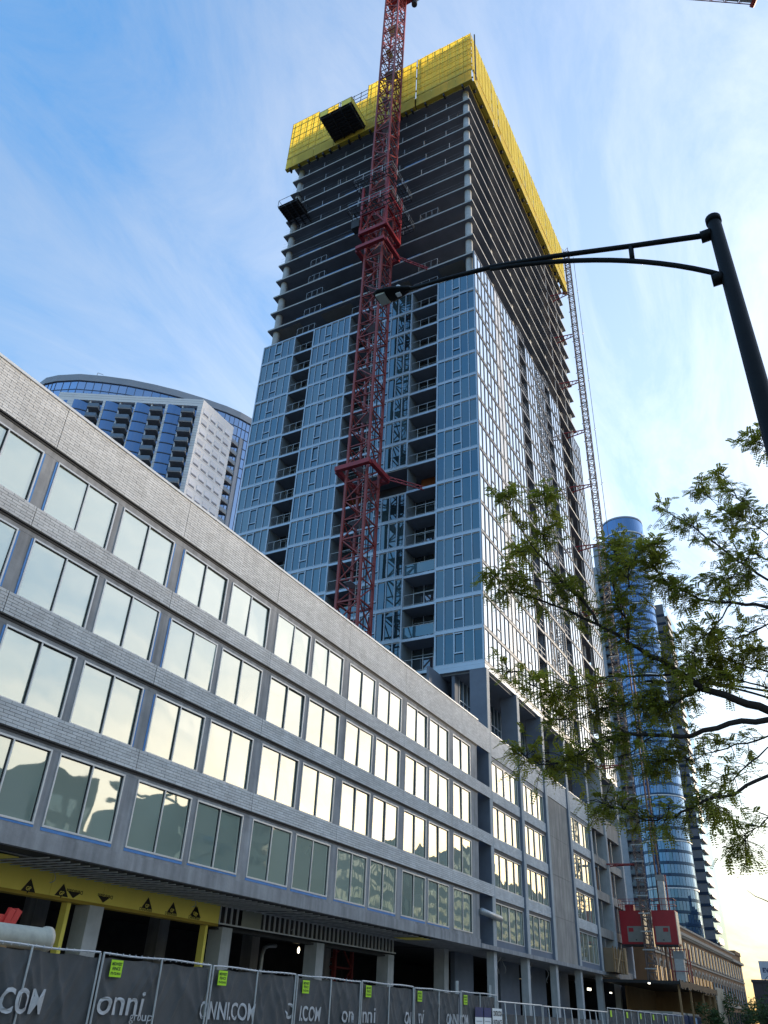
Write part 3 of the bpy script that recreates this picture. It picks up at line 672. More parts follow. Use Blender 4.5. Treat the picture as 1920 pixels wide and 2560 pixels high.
# --- podium of the tower on the street -------------------------------------------------
PC = [53.34, 59.82, 65.85, 72.15, 78.85, 84.5, 90.4]
for i, y in enumerate(PC):
    MB().box(-22.35, -21.02, y, y + 0.56, 5.5 if i else 5.24, 24.06).build('podium_column', dark_blue if i < 5 else conc_pale, tw)
    MB().box(-21.02, -20.98, y + 0.02, y + 0.54, 5.5, 24.06).build('column_face', conc_pale, tw)
pbr = MB(); pmo = MB()
fmP, smP, pysP, pnP = window_meshes('podium window', 5.35, WZ[0], 4, alu, heavy=(1,))
pnPm = pnP.mesh('pane', pod_glass)
for i in range(6):
    y0, y1 = PC[i] + 0.56, PC[i + 1]
    fin = i in (0, 1, 3)
    # parapet band
    if i < 4:
        pmo.box(-21.5, -21.13, y0, y1, 17.62, 19.3)
        for c in range(17):
            y = y0 - (BL / 2 if c % 2 else 0)
            while y < y1:
                a, b = max(y, y0 + .003), min(y + BL - 0.01, y1 - .003)
                if b - a > 0.03: pbr.box(-21.13, -21.11 + random.uniform(0, .006), a, b, 17.62 + c * .0988 + .005, 17.62 + (c + 1) * .0988 - .005)
                y += BL
        MB().box(-21.55, -21.06, y0 + .005, y1 - .005, 19.3, 19.38).build('coping', coping_m, tw)
    else:
        MB().box(-21.5, -21.12, y0 + .003, y1 - .003, 17.6, 19.3).build('spandrel_wall', conc_warm, tw)
    if fin:
        for r in range(4):
            s = (y1 - y0 - 0.30) / 5.35
            wn = link('window', fmP, tw, (-21.2, y0 + 0.15, SILL[r])); wn.scale = (1, s, WZ[r] / WZ[0])
            g = bpy.data.objects.new('reveal_shade_bar', smP); COL.objects.link(g); g.parent = wn
            for py in pysP:
                p = bpy.data.objects.new('pane', pnPm); COL.objects.link(p); p.parent = wn; p.location = (0, py, 0); p.rotation_euler = (0, random.gauss(0, .0015), random.gauss(0, .0015))
            MB().box(-21.5, -21.2, y0 + .003, y0 + 0.15, SILL[r], HEAD[r]).build('pier', dark_blue, tw); MB().box(-21.5, -21.2, y1 - 0.15, y1 - .003, SILL[r], HEAD[r]).build('pier', dark_blue, tw)
            if r < 3:
                z0, z1 = SILL[r + 1] + WZ[r + 1], SILL[r]
                pmo.box(-21.5, -21.18, y0 + .003, y1 - .003, z0, z1)
                for c in range(7):
                    y = y0 - (BL / 2 if c % 2 else 0)
                    while y < y1:
                        a, b = max(y, y0 + .003), min(y + BL - 0.01, y1 - .003)
                        if b - a > 0.03: pbr.box(-21.2, -21.13 + random.uniform(0, .006), a, b, z1 - (c + 1) * .1 + .005, z1 - c * .1 - .005)
                        y += BL
        MB().box(-21.5, -21.19, y0 + .003, y1 - .003, 5.5, SILL[3]).build('spandrel_wall', dark_blue, tw)
        MB().box(-21.5, -21.17, y0 + .003, y1 - .003, HEAD[0] + .002, 17.61).build('spandrel_wall', concrete, tw)
    elif i == 2:
        for (za, zb) in ((5.5, 8.55), (8.565, 11.6), (11.615, 14.5), (14.515, 17.6)):
            MB().box(-21.5, -21.15, y0 + .003, y1 - .003, za, zb).build('cast_panel', conc_warm, tw)
    else:
        for r in range(4):
            z1 = SILL[r]; MB().box(-21.5, -21.14, y0 + .003, y1 - .003, z1 - 0.75, z1 - 0.02).build('spandrel_wall', conc_warm, tw)
            if random.random() < 0.9:
                a = y0 + random.uniform(0.3, 2.6); MB().box(-21.9, -21.8, a, a + random.uniform(1.2, 2.4), z1 - 0.02, z1 + 2.3).build('boarding', rustwood, tw)
            MB().box(-21.4, -21.28, y0 + (y1 - y0) * 0.45, y0 + (y1 - y0) * 0.45 + 0.09, z1 - .02, z1 + 2.3).build('edge_post', galv, tw)
        MB().box(-23.5, -23.4, y0, y1, 5.5, 24).build('inner_wall', dark_in, tw)
tag(pbr.build('brickwork', brick_m, tw), kind='stuff'); pmo.build('mortar_bed', mortar_m, tw)
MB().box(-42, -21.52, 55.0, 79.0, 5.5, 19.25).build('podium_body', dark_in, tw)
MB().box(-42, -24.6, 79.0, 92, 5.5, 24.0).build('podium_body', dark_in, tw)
MB().box(-42, -21.5, 54.0, 92, 19.0, 19.24).build('podium_deck', conc_slab, tw)
MB().box(-24.6, -21.02 + 0.06, Y1 + 0.006, 85.2, 5.24, 5.49).build('slab_edge', concrete, tw)
MB().box(-48.3, TX1 - 0.22, TY0 + 0.25, TY1 - 0.1, 23.9, 24.3).build('transfer_slab', conc_slab, tw)
# amenity storey: recessed dark glazing with a light grid
for (y0, y1) in [(PC[i] + 0.56, PC[i + 1]) for i in range(4)]:
    w0, w1 = y0 + 0.6, y0 + 3.0
    MB().box(-23.9, -23.8, w0, w1, 19.3, 23.9).build('lounge_glazing', bal_glass, tw)
    MB().box(-24.0, -23.75, w1, y1, 19.3, 23.9).build('lounge_wall', dark_blue, tw)
    MB().box(-24.0, -23.75, y0 - .2, w0, 19.3, 23.9).build('lounge_wall', dark_blue, tw)
    for y in (w0, w0 + 0.8, w0 + 1.6, w1 - 0.06): MB().box(-23.79, -23.7, y, y + 0.06, 19.3, 23.9).build('glazing_bar', tow_frame, tw)
    for z in (20.4, 22.2): MB().box(-23.79, -23.705, w0, w1, z, z + 0.06).build('glazing_bar', tow_frame, tw)
MB().box(-47, -22.4, 57.5, 57.6, 19.25, 23.9).build('lounge_glazing', bal_glass, tw)
for x in (-25.4, -24.2, -23.4, -22.6, -26.6, -27.8, -29): MB().box(x, x + 0.07, 57.4, 57.5, 19.25, 23.9).build('glazing_bar', tow_frame, tw)
for z in (20.6, 22.3): MB().box(-30, -22.4, 57.41, 57.49, z, z + 0.07).build('glazing_bar', tow_frame, tw)
# recess beside the brick building
MB().box(-25.0, -24.8, Y1, 54.9, 5.5, 24).build('recess_wall', dark_blue, tw)
for i in range(5): MB().box(-24.8, -21.9, Y1 + 0.02, TY0 - .01, 5.5 + 3.06 * i - 0.1 + (0.2 if i else 0.1), 5.5 + 3.06 * i + 0.35).build('recess_beam', dark_blue, tw)
MB().tube([(-20.9, Y1 - 0.1, 7.25), (-20.9, 54.4, 7.12)], 0.19, 12).build('drain_pipe', galv, tw, True)
# ground storey of the tower
for i, y in enumerate((54.0, 60.25, 66.6, 72.95, 79.1, 85.2)):
    MB().box(-21.75, -21.25, y, y + 0.5, 0.05, 5.24).build('podium_column', conc_pale, tw)
for (a, b) in ((54.5, 57.6), (62.6, 66.6), (69.0, 72.9), (75.2, 79.1)):
    MB().box(-24.5, -24.2, a, b, 0.05, 5.24).build('ground_wall', dark_blue, tw)
MB().box(-36, -24.65, 52, 92, 5.25, 5.45).build('ceiling', dark_in, tw)
MB().box(-35.5, -21.7, 92.0, 92.25, 0.05, 5.24).build('ground_wall', dark_in, tw)
for (y, z) in ((58.2, 4.9), (59.4, 5.0), (64.6, 4.9), (68.4, 4.8), (70.8, 5.0), (76, 4.9)):
    pts = [(-22.6 + 0.1 * math.sin(7 * t + y), y + 0.25 * math.sin(4 * t + y), z + 0.3 - 1.0 * t) for t in [i / 6 for i in range(7)]]
    MB().tube(pts, 0.03, 5).build('hanging_conduit', galv, tw)
# ------------------------------------------------------------------ yellow protection screens round the top floors
SYE, SXE = TY0 - 0.6, TX1 + 0.68
def screen_end(x0, x1, ztop, label, zb=103.3):
    t = thing('protection_screen', label, 'screen', ((x0 + x1) / 2, SYE, zb), 'yellow screens round the top of the tower')
    def sheet(za, zb_, y):
        mb = MB(); n = max(2, round((x1 - x0) / 1.2)); w = (x1 - x0) / n
        for i in range(n):
            b = random.uniform(-.02, .02); mb.box(x0 + i * w + 0.01, x0 + (i + 1) * w - 0.01, y + b, y + b + 0.03, za, zb_)
        return mb
    s = sheet(105.85, ztop, SYE).build('sheet', yellow_net, t)
    l = sheet(zb, 105.6, SYE - 0.12).build('lower_sheet', yellow_net, t)
    r = MB(); z = 106.0
    while z < ztop: r.bar((x0, SYE - 0.03, z), (x1, SYE - 0.03, z), 0.035); z += 1.22
    n = max(2, round((x1 - x0) / 1.2)); w = (x1 - x0) / n
    for i in range(n + 1): r.bar((x0 + i * w, SYE - 0.035, 105.85), (x0 + i * w, SYE - 0.035, ztop), 0.04 if i % 3 else 0.07)
    r.build('rib', yellow_rib, t)
    bk = MB()
    for i in range(n + 1):
        bk.bar((x0 + (i + .5) * w * 0.98, SYE + 0.35, zb + .2), (x0 + (i + .5) * w * .98, SYE + 0.35, ztop - .2), 0.14)
    for z in (104.5, 107.8, 110.9, 113.6):
        if z < ztop: bk.bar((x0, SYE + 0.35, z), (x1, SYE + 0.35, z), 0.16)
    bk.build('backing_frame', steel_dark, t)
    MB().box(x0, x1, SYE - 0.16, SYE + 0.03, 105.6, 105.85).build('ledge', yellow_rib, t)
    MB().box(x0, x1, SYE - 0.18, SYE + 0.4, zb - 0.1, zb).build('bottom_rail', yellow_rib, t)
    for i in range(3):
        x = x0 + (x1 - x0) * (i + .5) / 3; MB().box(x - .1, x + .1, SYE - .1, SYE + .5, zb - .55, zb - .1).build('guide_shoe', steel_dark, t)
    return t
screen_end(-28.45, -20.48, 114.85, 'wide yellow screen panel at the near top corner of the tower')
screen_end(-31.3, -28.65, 114.65, 'narrow bright yellow screen panel just right of the crane mast')
screen_end(-36.35, -31.35, 114.8, 'yellow screen panel behind the red crane mast')
screen_end(-41.3, -36.4, 111.6, 'lower yellow screen panel with open railing above, behind the loading platform')
screen_end(-44.7, -41.35, 114.2, 'yellow screen panel stepping up left of the big loading platform')
screen_end(-49.4, -44.75, 114.6, 'yellow screen panel at the far left end of the tower top')
rl = thing('guard_rail', 'open steel guard railing on top of the low yellow screen', 'railing', (-38.8, SYE + .2, 111.7))
for z in (112.3, 113.2, 114.2): MB().bar((-41.3, SYE + .2, z), (-36.3, SYE + .2, z), 0.06).build('rail', steel_dark, rl)
for x in (-41.2, -40, -38.9, -37.7, -36.5): MB().bar((x, SYE + .2, 111.7), (x, SYE + .2, 114.4), 0.07).build('post', steel_dark, rl)
def screen_street(y0, y1, label, zb=103.2, ztop=114.5):
    t = thing('protection_screen', label, 'screen', (SXE, (y0 + y1) / 2, zb), 'yellow screens round the top of the tower')
    n = max(2, round((y1 - y0) / 1.25)); w = (y1 - y0) / n
    a, b = MB(), MB()
    for i in range(n):
        d = random.uniform(-.03, .03)
        a.box(SXE - 0.03 + d, SXE + d, y0 + i * w + .01, y0 + (i + 1) * w - .01, 105.85, ztop); b.box(SXE + 0.1 + d, SXE + .13 + d, y0 + i * w + .01, y0 + (i + 1) * w - .01, zb, 105.6)
    a.build('sheet', yellow_net, t); b.build('lower_sheet', yellow_net, t)
    r = MB()
    for i in range(n + 1): r.bar((SXE + 0.04, y0 + i * w, 105.85), (SXE + .04, y0 + i * w, ztop), 0.03)
    r.build('rib', yellow_rib, t)
    MB().box(SXE - .05, SXE + .18, y0, y1, 105.6, 105.85).build('ledge', yellow_rib, t)
    MB().box(SXE - .4, SXE + .18, y0, y1, zb - .1, zb).build('bottom_rail', yellow_rib, t)
    bk = MB()
    for z in (104.5, 107.8, 110.9, 113.6): bk.bar((SXE - .35, y0, z), (SXE - .35, y1, z), 0.16)
    bk.build('backing_frame', steel_dark, t)
    for i in range(3):
        y = y0 + (y1 - y0) * (i + .5) / 3; MB().box(SXE - .5, SXE - .1, y - .12, y + .12, zb - .6, zb - .1).build('guide_shoe', steel_dark, t)
ys = [52.85, 59.85, 67.4, 73.2, 83.3, 88.2, 92.6]
wn_ = ['first', 'second', 'third', 'fourth', 'fifth', 'sixth']
for i in range(6): screen_street(ys[i] + 0.06, ys[i + 1] - 0.06, 'street side yellow screen panel, %s from the near corner of the tower' % wn_[i])

# ------------------------------------------------------------------ loading platforms
def platform(x0, x1, y0, y1, z, label, side=True):
    t = thing('loading_platform', label, 'platform', ((x0 + x1) / 2, (y0 + y1) / 2, z - .5))
    MB().box(x0, x1, y0, y1, z - 0.06, z).build('deck', pmat('dark deck timber', (0.05, 0.04, 0.035), rough=.9), t)
    for i in range(9):
        y = y0 + (y1 - y0) * (i + .5) / 9; MB().box(x0 + .02, x1 - .02, y - .05, y + .05, z - .26, z - .062).build('joist', steel_dark, t)
    for i in range(4):
        x = x0 + .25 + (x1 - x0 - .5) * i / 3; MB().box(x - .07, x + .07, y0, y1 + .5, z - .5, z - .262).build('beam', steel_dark, t)
    if side:
        MB().box(x1 - .05, x1, y0 + .1, y1, z + .02, z + 1.0).build('side_board', dens, t); MB().box(x0, x0 + .05, y0 + .1, y1, z + .02, z + 1.0).build('side_board', dens, t)
        MB().box(x0, x0 + 1.3, y0, y0 + .05, z + .02, z + 1.15).build('end_board', dens, t); MB().box(x1 - 1.6, x1, y0, y0 + .05, z + .02, z + 1.15).build('end_board', dens, t)
    rr = MB()
    for xx in (x0 + .04, x1 - .04):
        for i in range(4): rr.bar((xx, y0 + (y1 - y0) * i / 3.2, z), (xx, y0 + (y1 - y0) * i / 3.2, z + 1.2), .05)
        rr.bar((xx, y0, z + 1.2), (xx, y1, z + 1.2), .045)
    rr.bar((x0, y0 + .03, z + 1.25), (x1, y0 + .03, z + 1.25), .045)
    rr.build('railing', steel_dark, t)
platform(-41.3, -36.2, 48.75, 53.2, 104.45, 'big loading platform with yellow side boards jutting from the yellow screens')
platform(-47.95, -44.75, 50.9, 54.2, FZ[23] + .02, 'small dark loading platform jutting from the left edge of the tower', False)

# ------------------------------------------------------------------ tower crane
cr = thing('tower_crane', 'red lattice tower crane standing in front of the glass tower', 'crane', (-30.75, 49.5, 0))
LX, LY, ZT = (-31.8, -29.7), (48.45, 50.55), 129.6
for x in LX:
    for y in LY:
        MB().bar((x, y, 0), (x, y, ZT), 0.21).build('leg', crane_red, cr)
PH = 1.955; nP = int(ZT / PH)
for i in range(nP):
    z0, z1 = i * PH, (i + 1) * PH; b = MB(); s = i % 2
    for y in LY:
        b.bar((LX[0], y, z0), (LX[1], y, z0), 0.09 if i % 3 else 0.13); b.bar((LX[s], y, z0), (LX[1 - s], y, z1), 0.09)
    for x in LX:
        b.bar((x, LY[0], z0), (x, LY[1], z0), 0.09 if i % 3 else 0.13); b.bar((x, LY[1 - s], z0), (x, LY[s], z1), 0.09)
    if i % 3 == 0: b.bar((LX[0], LY[0], z0), (LX[1], LY[1], z0), 0.06)
    b.build('brace_panel', crane_red, cr)
ld = MB()
for x in (-30.95, -30.55): ld.bar((x, 49.9, 1), (x, 49.9, ZT - 2), 0.05)
z = 1.0
while z < ZT - 2: ld.bar((-30.95, 49.9, z), (-30.55, 49.9, z), 0.03); z += 0.35
ld.build('ladder', galv, cr)
for i in range(10, 64, 3):
    MB().box(-31.6, -30.9 + (i % 2) * .9, 49.0, 50.3, i * PH + .1, i * PH + .14).build('rest_platform', galv, cr)
MB().tube([(-30.2, 50.2, 2), (-30.2, 50.2, 125)], 0.06, 6).build('power_cable', steel_dark, cr)
for zc in (42.1, 71.5):
    c = MB(); a0, a1, b0, b1 = -32.45, -28.95, 47.6, 51.0
    for y in (b0, b1): c.box(a0, a1, y - .2, y + .2, zc - .22, zc + .22)
    for x in (a0, a1): c.box(x - .2, x + .2, b0 + .2, b1 - .2, zc - .22, zc + .22)
    col_ = c.build('tie_collar', cage_red, cr)
    for (p, q) in (((-28.9, 50.6, zc), (-26.6, 53.5, zc)), ((-32.3, 51.0, zc), (-33.6, 53.5, zc)), ((-29.6, 51.1, zc), (-33.4, 53.5, zc))):
        tb = MB()
        for o in (-.16, .16): tb.bar(Vector(p) + Vector((0, 0, o)), Vector(q) + Vector((0, 0, o)), .09)
        P_, Q_ = Vector(p), Vector(q); n = 6
        for i in range(n):
            A, B = P_.lerp(Q_, i / n), P_.lerp(Q_, (i + 1) / n); s = .16 if i % 2 else -.16
            tb.bar(A + Vector((0, 0, s)), B + Vector((0, 0, -s)), .05)
        tb.build('tie_strut', cage_red, cr)
# climbing cage
cg = MB(); a0, a1, b0, b1 = -32.35, -29.1, 47.9, 51.1
for x in (a0, a1):
    for y in (b0, b1): cg.bar((x, y, 74.1), (x, y, 82.3), .24)
for z in (74.2, 77.3, 80.0):
    for y in (b0, b1): cg.bar((a0, y, z), (a1, y, z), .2 if z > 75 else .42)
    for x in (a0, a1): cg.bar((x, b0, z), (x, b1, z), .2 if z > 75 else .42)
for z0, z1 in ((74.4, 77.2), (77.4, 79.9)):
    for y in (b0, b1): cg.bar((a0, y, z0), ((a0 + a1) / 2, y, z1), .11); cg.bar((a1, y, z0), ((a0 + a1) / 2, y, z1), .11)
    for x in (a0, a1): cg.bar((x, b0, z0), (x, (b0 + b1) / 2, z1), .11); cg.bar((x, b1, z0), (x, (b0 + b1) / 2, z1), .11)
cage = cg.build('climbing_cage', cage_red, cr)
for zp, e in ((77.4, 1.2), (82.5, 0.9)):
    pf = MB()
    for d in (.12, e * .5, e):
        pf.bar((a0 - d, b0 - d, zp), (a1 + d, b0 - d, zp), .07); pf.bar((a0 - d, b1 + d, zp), (a1 + d, b1 + d, zp), .07); pf.bar((a0 - d, b0 - d, zp), (a0 - d, b1 + d, zp), .07); pf.bar((a1 + d, b0 - d, zp), (a1 + d, b1 + d, zp), .07)
    for i in range(12):
        x = a0 - e + (a1 - a0 + 2 * e) * i / 11; pf.bar((x, b0 - e, zp), (x, b0 - .1, zp), .05); pf.bar((x, b1 + .1, zp), (x, b1 + e, zp), .05)
        y = b0 - e + (b1 - b0 + 2 * e) * i / 11; pf.bar((a0 - e, y, zp), (a0 - .1, y, zp), .05); pf.bar((a1 + .1, y, zp), (a1 + e, y, zp), .05)
    pf.build('walkway', steel_dark, cr)
    rr = MB()
    for (p, q) in (((a0 - e, b0 - e), (a1 + e, b0 - e)), ((a1 + e, b0 - e), (a1 + e, b1 + e)), ((a0 - e, b0 - e), (a0 - e, b1 + e)), ((a0 - e, b1 + e), (a1 + e, b1 + e))):
        for z in (zp + .55, zp + 1.1): rr.bar((*p, z), (*q, z), .05)
        for i in range(5):
            t = i / 4; x, y = p[0] + (q[0] - p[0]) * t, p[1] + (q[1] - p[1]) * t; rr.bar((x, y, zp), (x, y, zp + 1.1), .045)
    rr.build('walkway_rail', galv, cr)
MB().box(-33.4, -32.4, 47.6, 48.5, 75.4, 76.6).build('hydraulic_pack', steel_dark, cr)
# head: slewing unit, cab, jib and counter jib
MB().box(-32.4, -29.0, 47.8, 51.2, ZT - .9, ZT + .2).build('slewing_platform', cage_red, cr)
MB().tube([(-30.75, 49.5, ZT + .2), (-30.75, 49.5, ZT + 1.4)], 1.3, 20).build('slewing_ring', steel_dark, cr, True)
MB().box(-32.2, -29.3, 47.9, 51.1, ZT + 1.4, ZT + 3.4).build('slewing_frame', crane_red, cr)
MB().box(-29.2, -27.7, 49.9, 51.9, ZT + .2, ZT + 2.6).build('cab', white_p, cr)
MB().tube([(-28.7, 51.4, ZT - 1.6), (-28.7, 51.4, ZT + .1)], 0.42, 12).build('cable_drum', steel_dark, cr)
je = at(1886, 1, 'z', 136.5)
jd = (Vector((je.x, je.y, 0)) - Vector((-30.75, 49.5, 0))); jl = jd.length; jd.normalize(); jn = Vector((-jd.y, jd.x, 0))
jb = Vector((-30.75, 49.5, 136.5)); jib = MB()
jib.bar(jb + jn * .6, jb + jn * .6 + jd * jl, .11); jib.bar(jb - jn * .6, jb - jn * .6 + jd * jl, .11); jib.bar(jb + Vector((0, 0, 1.5)), jb + jd * (jl - 1.2) + Vector((0, 0, 1.2)), .12)
n = int(jl / 2.2)
for i in range(n):
    a, b = jb + jd * (i * jl / n), jb + jd * ((i + 1) * jl / n); mid = (a + b) / 2 + Vector((0, 0, 1.4))
    for s in (-.6, .6):
        jib.bar(a + jn * s, mid, .06); jib.bar(b + jn * s, mid, .06)
    jib.bar(a + jn * .6, a - jn * .6, .06); jib.bar(a + jn * .6, b - jn * .6, .04)
jib.build('jib', crane_red, cr)
jw = MB()
for i in range(n - 7, n):
    a, b = jb + jd * (i * jl / n), jb + jd * ((i + .93) * jl / n)
    q = [a + jn * .35, a - jn * .35, b - jn * .35, b + jn * .35]
    jw.add([v + Vector((0, 0, -.08)) for v in q] + [v + Vector((0, 0, -.03)) for v in q], [(0, 1, 2, 3), (7, 6, 5, 4), (0, 4, 5, 1), (1, 5, 6, 2), (2, 6, 7, 3), (3, 7, 4, 0)])
jw.build('jib_walkway', galv, cr)
MB().tube([jb + jd * jl - jn * .9, jb + jd * jl + jn * .9], .4, 10).build('end_sheave', cage_red, cr)
cj = MB(); cj.bar(jb + jn * .8, jb + jn * .8 - jd * 16, .25); cj.bar(jb - jn * .8, jb - jn * .8 - jd * 16, .25)
cj.build('counter_jib', crane_red, cr)
cwp = jb - jd * 15; MB().box(cwp.x - 1.2, cwp.x + 1.2, cwp.y - 1.2, cwp.y + 1.2, 133, 137).build('counterweight', concrete, cr)
MB().bar((-30.75, 49.5, ZT + 3.4), (-30.75, 49.5, 142), .6).build('tower_head', crane_red, cr)
MB().bar((-30.75, 49.5, 142), jb + jd * jl * .6 + Vector((0, 0, 1.7)), .1).build('pendant_bar', crane_red, cr)

# ------------------------------------------------------------------ builder's hoist
hz = thing('hoist_mast', 'slender steel hoist mast tied to the far side of the tower', 'hoist', (-18.1, 85, 4.9))
hs = .36; hm = MB(); hb = MB()
for x in (-hs, hs):
    for y in (-hs, hs): MB().bar((-18.1 + x, 85 + y, 4.9), (-18.1 + x, 85 + y, 104.5), .10, n=6).build('rail_tube', pmat('hoist mast steel', (0.17, 0.13, 0.125), (0.11, 0.08, 0.075), rough=.6), hz)
i = 0; z = 5.0
while z < 104:
    s = 1 if i % 2 else -1; hm = MB()
    for x in (-hs, hs): hm.bar((-18.1 + x, 85 - hs, z), (-18.1 + x, 85 + hs, z), .06); hm.bar((-18.1 + x, 85 - hs * s, z), (-18.1 + x, 85 + hs * s, z + .75), .05)
    for y in (-hs, hs): hm.bar((-18.1 - hs, 85 + y, z), (-18.1 + hs, 85 + y, z), .06); hm.bar((-18.1 - hs * s, 85 + y, z), (-18.1 + hs * s, 85 + y, z + .75), .05)
    hb.add(hm.v, hm.f); z += .754; i += 1
hb.build('lattice', MATS['hoist mast steel'], hz)
z = 6.0; nn = 0
while z < 103:
    MB().box(-18.62, -17.58, 84.5, 84.58, z, z + .10).build('mast_clamp', galv, hz); z += 1.508 if z < 24 else 3.016; nn += 1
for zt in (95.0, 86.2, 77.3, 68.5, 59.7, 50.9, 42.1, 33.3, 24.4, 14.9):
    tb = MB()
    for dy in (-.7, .7):
        tb.bar((-18.45, 85 + dy * .3, zt), (-21.6, 85 + dy, zt), .11); 
    for j in range(5):
        x = -18.6 - j * .55; tb.bar((x, 84.7 - .06 * j, zt), (x - .5, 85.3 + .07 * j, zt), .06)
    tb.build('wall_tie', cage_red, hz)
    MB().bar((-17.3, 85.4, zt), (-17.0, 85.4, zt + .25), .06).build('cable_guide', galv, hz)
MB().tube([(-17.2, 85.5, 5), (-17.2, 85.5, 103)], .035, 5).build('trailing_cable', steel_dark, hz)
for xx in (-16.95, -16.6): MB().tube([(xx, 86.4, 4.9), (xx, 86.4, 44)], .09, 6).build('riser_pipe', pmat('riser pipe', (0.24, 0.13, 0.09), rough=.7), hz)
def hoist_car(x0, x1, label, flip):
    t = thing('hoist_car', label, 'hoist car', ((x0 + x1) / 2, 85.9, 7.95), 'red hoist cars'); y0, y1, z0, z1 = 85.42, 87.0, 7.95, 10.9
    MB().box(x0, x1, y0, y1, z0 + .12, z1).build('cabin', car_red, t)
    MB().box(x0 + .06, x1 - .06, y0 + .05, y1 - .05, z0, z0 + .12).build('floor_frame', steel_dark, t)
    a0, a1 = (x0 + .62, x1 - .02) if not flip else (x0 + .18, x1 - .62)
    MB().box(a0, a1, y0 - .03, y0 + .01, z0 + .3, z0 + 1.62).build('door_panel', pmat('pale door panel', (0.26, 0.245, 0.22), rough=.6), t)
    r0 = a0 + .12 if not flip else a1 - .6
    MB().box(r0, r0 + .45, y0 - .045, y0 - .028, z0 + 1.15, z0 + 1.48).build('red_plate', car_red, t)
    MB().box((a0 + a1) / 2 - .06, (a0 + a1) / 2 + .06, y0 - .045, y0 - .028, z0 + .42, z0 + .52).build('latch', steel_dark, t)
    MB().box(x1 - .01, x1 + .05, y0 + .15, y1 - .2, z0 + .2, z1 - .1).build('mesh_gate', pmat('bright gate mesh', (0.62, 0.58, 0.5), rough=.4, metal=.4), t)
    rr = MB()
    for (p, q) in (((x0, y0), (x1, y0)), ((x1, y0), (x1, y1)), ((x0, y0), (x0, y1)), ((x0, y1), (x1, y1))):
        for zz_ in (z1 + .5, z1 + 1.0): rr.bar((*p, zz_), (*q, zz_), .04)
        for j in range(3): rr.bar((p[0] + (q[0] - p[0]) * j / 2, p[1] + (q[1] - p[1]) * j / 2, z1), (p[0] + (q[0] - p[0]) * j / 2, p[1] + (q[1] - p[1]) * j / 2, z1 + 1.0), .04)
    rr.build('roof_rail', cage_red, t)
    MB().box(x0 + .5, x0 + 1.3, y0 + .5, y0 + 1.2, z1 + .02, z1 + .6).build('drive_unit', car_red, t)
    return t
hoist_car(-20.65, -18.5, 'red hoist car between the mast and the tower', False)
c2 = hoist_car(-17.62, -15.5, 'red hoist car on the outer side of the mast with tall roof box', True)
MB().box(-16.75, -16.2, 85.6, 86.2, 10.95, 13.5).build('control_cabinet', galv, c2); MB().box(-16.85, -16.1, 85.55, 86.25, 13.5, 14.0).build('cabinet_head', pmat('cabinet head', (0.3, 0.3, 0.3)), c2); MB().bar((-15.95, 85.7, 10.95), (-15.95, 85.7, 14.0), .12).build('cabinet_post', cage_red, c2)
cab_ = thing('control_cabinet', 'grey control cabinet in a red cage at the foot of the hoist', 'cabinet', (-15.6, 85.2, 5.0))
MB().box(-16.0, -15.2, 84.9, 85.6, 5.05, 6.9).build('box', galv, cab_); MB().box(-16.02, -15.1, 84.85, 85.65, 6.9, 7.5).build('lid', pmat('cabinet head', (0.3, 0.3, 0.3)), cab_)
for x in (-16.2, -14.8):
    for y in (84.6, 85.9): MB().bar((x, y, 5.0), (x, y, 7.7), .08).build('cage_post', cage_red, cab_)
for zz_ in (5.9, 7.6): MB().bar((-16.2, 84.6, zz_), (-14.8, 84.6, zz_), .06).build('cage_rail', cage_red, cab_)

# timber protection canopy and shed at the foot of the hoist
cn = thing('plywood_canopy', 'plywood walkway canopy with black sheet roof under the hoist', 'canopy', (-17.5, 88, 0.05))
MB().box(-21, -14.6, 78.5, 97, 4.68, 4.9).build('roof', pmat('black sheeting', (0.012, 0.012, 0.014), rough=.5), cn)
rg = MB()
for i in range(34):
    y = 78.5 + i * .55; rg.box(-14.62, -14.55, y, y + .53, 4.45 + random.uniform(-.12, .12), 4.95 + random.uniform(-.05, .1))
rg.build('roof_edge_sheet', MATS['black sheeting'], cn)
MB().box(-20.6, -20.5, 84.5, 96.5, .05, 4.68).build('back_panel', plywood, cn)
MB().box(-20.5, -14.7, 96.4, 96.5, .05, 4.68).build('end_panel', plywood, cn)
for y in (79, 84, 90, 93.6, 96.3): MB().box(-14.9, -14.75, y, y + .14, .05, 4.68).build('post', plywood, cn)
MB().box(-14.88, -14.76, 90, 96.4, 4.3, 4.5).build('beam', plywood, cn)
ps = thing('plywood_hoarding', 'pale plywood hoarding panel at the end of the site fence', 'hoarding', (-14.6, 99, 0.05))
for i in range(4): MB().box(-14.65, -14.6, 96.8 + i * 1.22, 98.0 + i * 1.22, .05, 5.2).build('panel', pmat('pale plywood', (0.46, 0.38, 0.28), (0.38, 0.31, 0.22), rough=.8), ps)
fb = thing('formwork_box', 'plywood formwork box with timber battens on the podium slab edge', 'formwork', (-20.5, 81.7, 5.5))
MB().box(-21.0, -20.2, 79.6, 83.6, 5.5, 7.35).build('plywood_panel', pmat('dark plywood', (0.22, 0.15, 0.09), rough=.8), fb)
for y in (79.7, 80.6, 81.6, 82.6, 83.5): MB().box(-20.2, -20.1, y, y + .08, 5.5, 7.5).build('batten', plywood, fb)
MB().box(-20.22, -20.02, 83.6, 84.0, 5.5, 7.6).build('end_post', pmat('new timber', (0.55, 0.36, 0.2), rough=.7), fb)
MB().bar((-20.08, 80.4, 5.5), (-20.08, 82.2, 7.3), .08).build('brace', pmat('new timber', (0.55, 0.36, 0.2)), fb)
MB().box(-20.2, -20.12, 79.6, 83.6, 6.5, 6.58).build('waler', plywood, fb)
lit = pmat('lit tube', (1, .95, .8), emit=((1, .92, .72), 1.8))
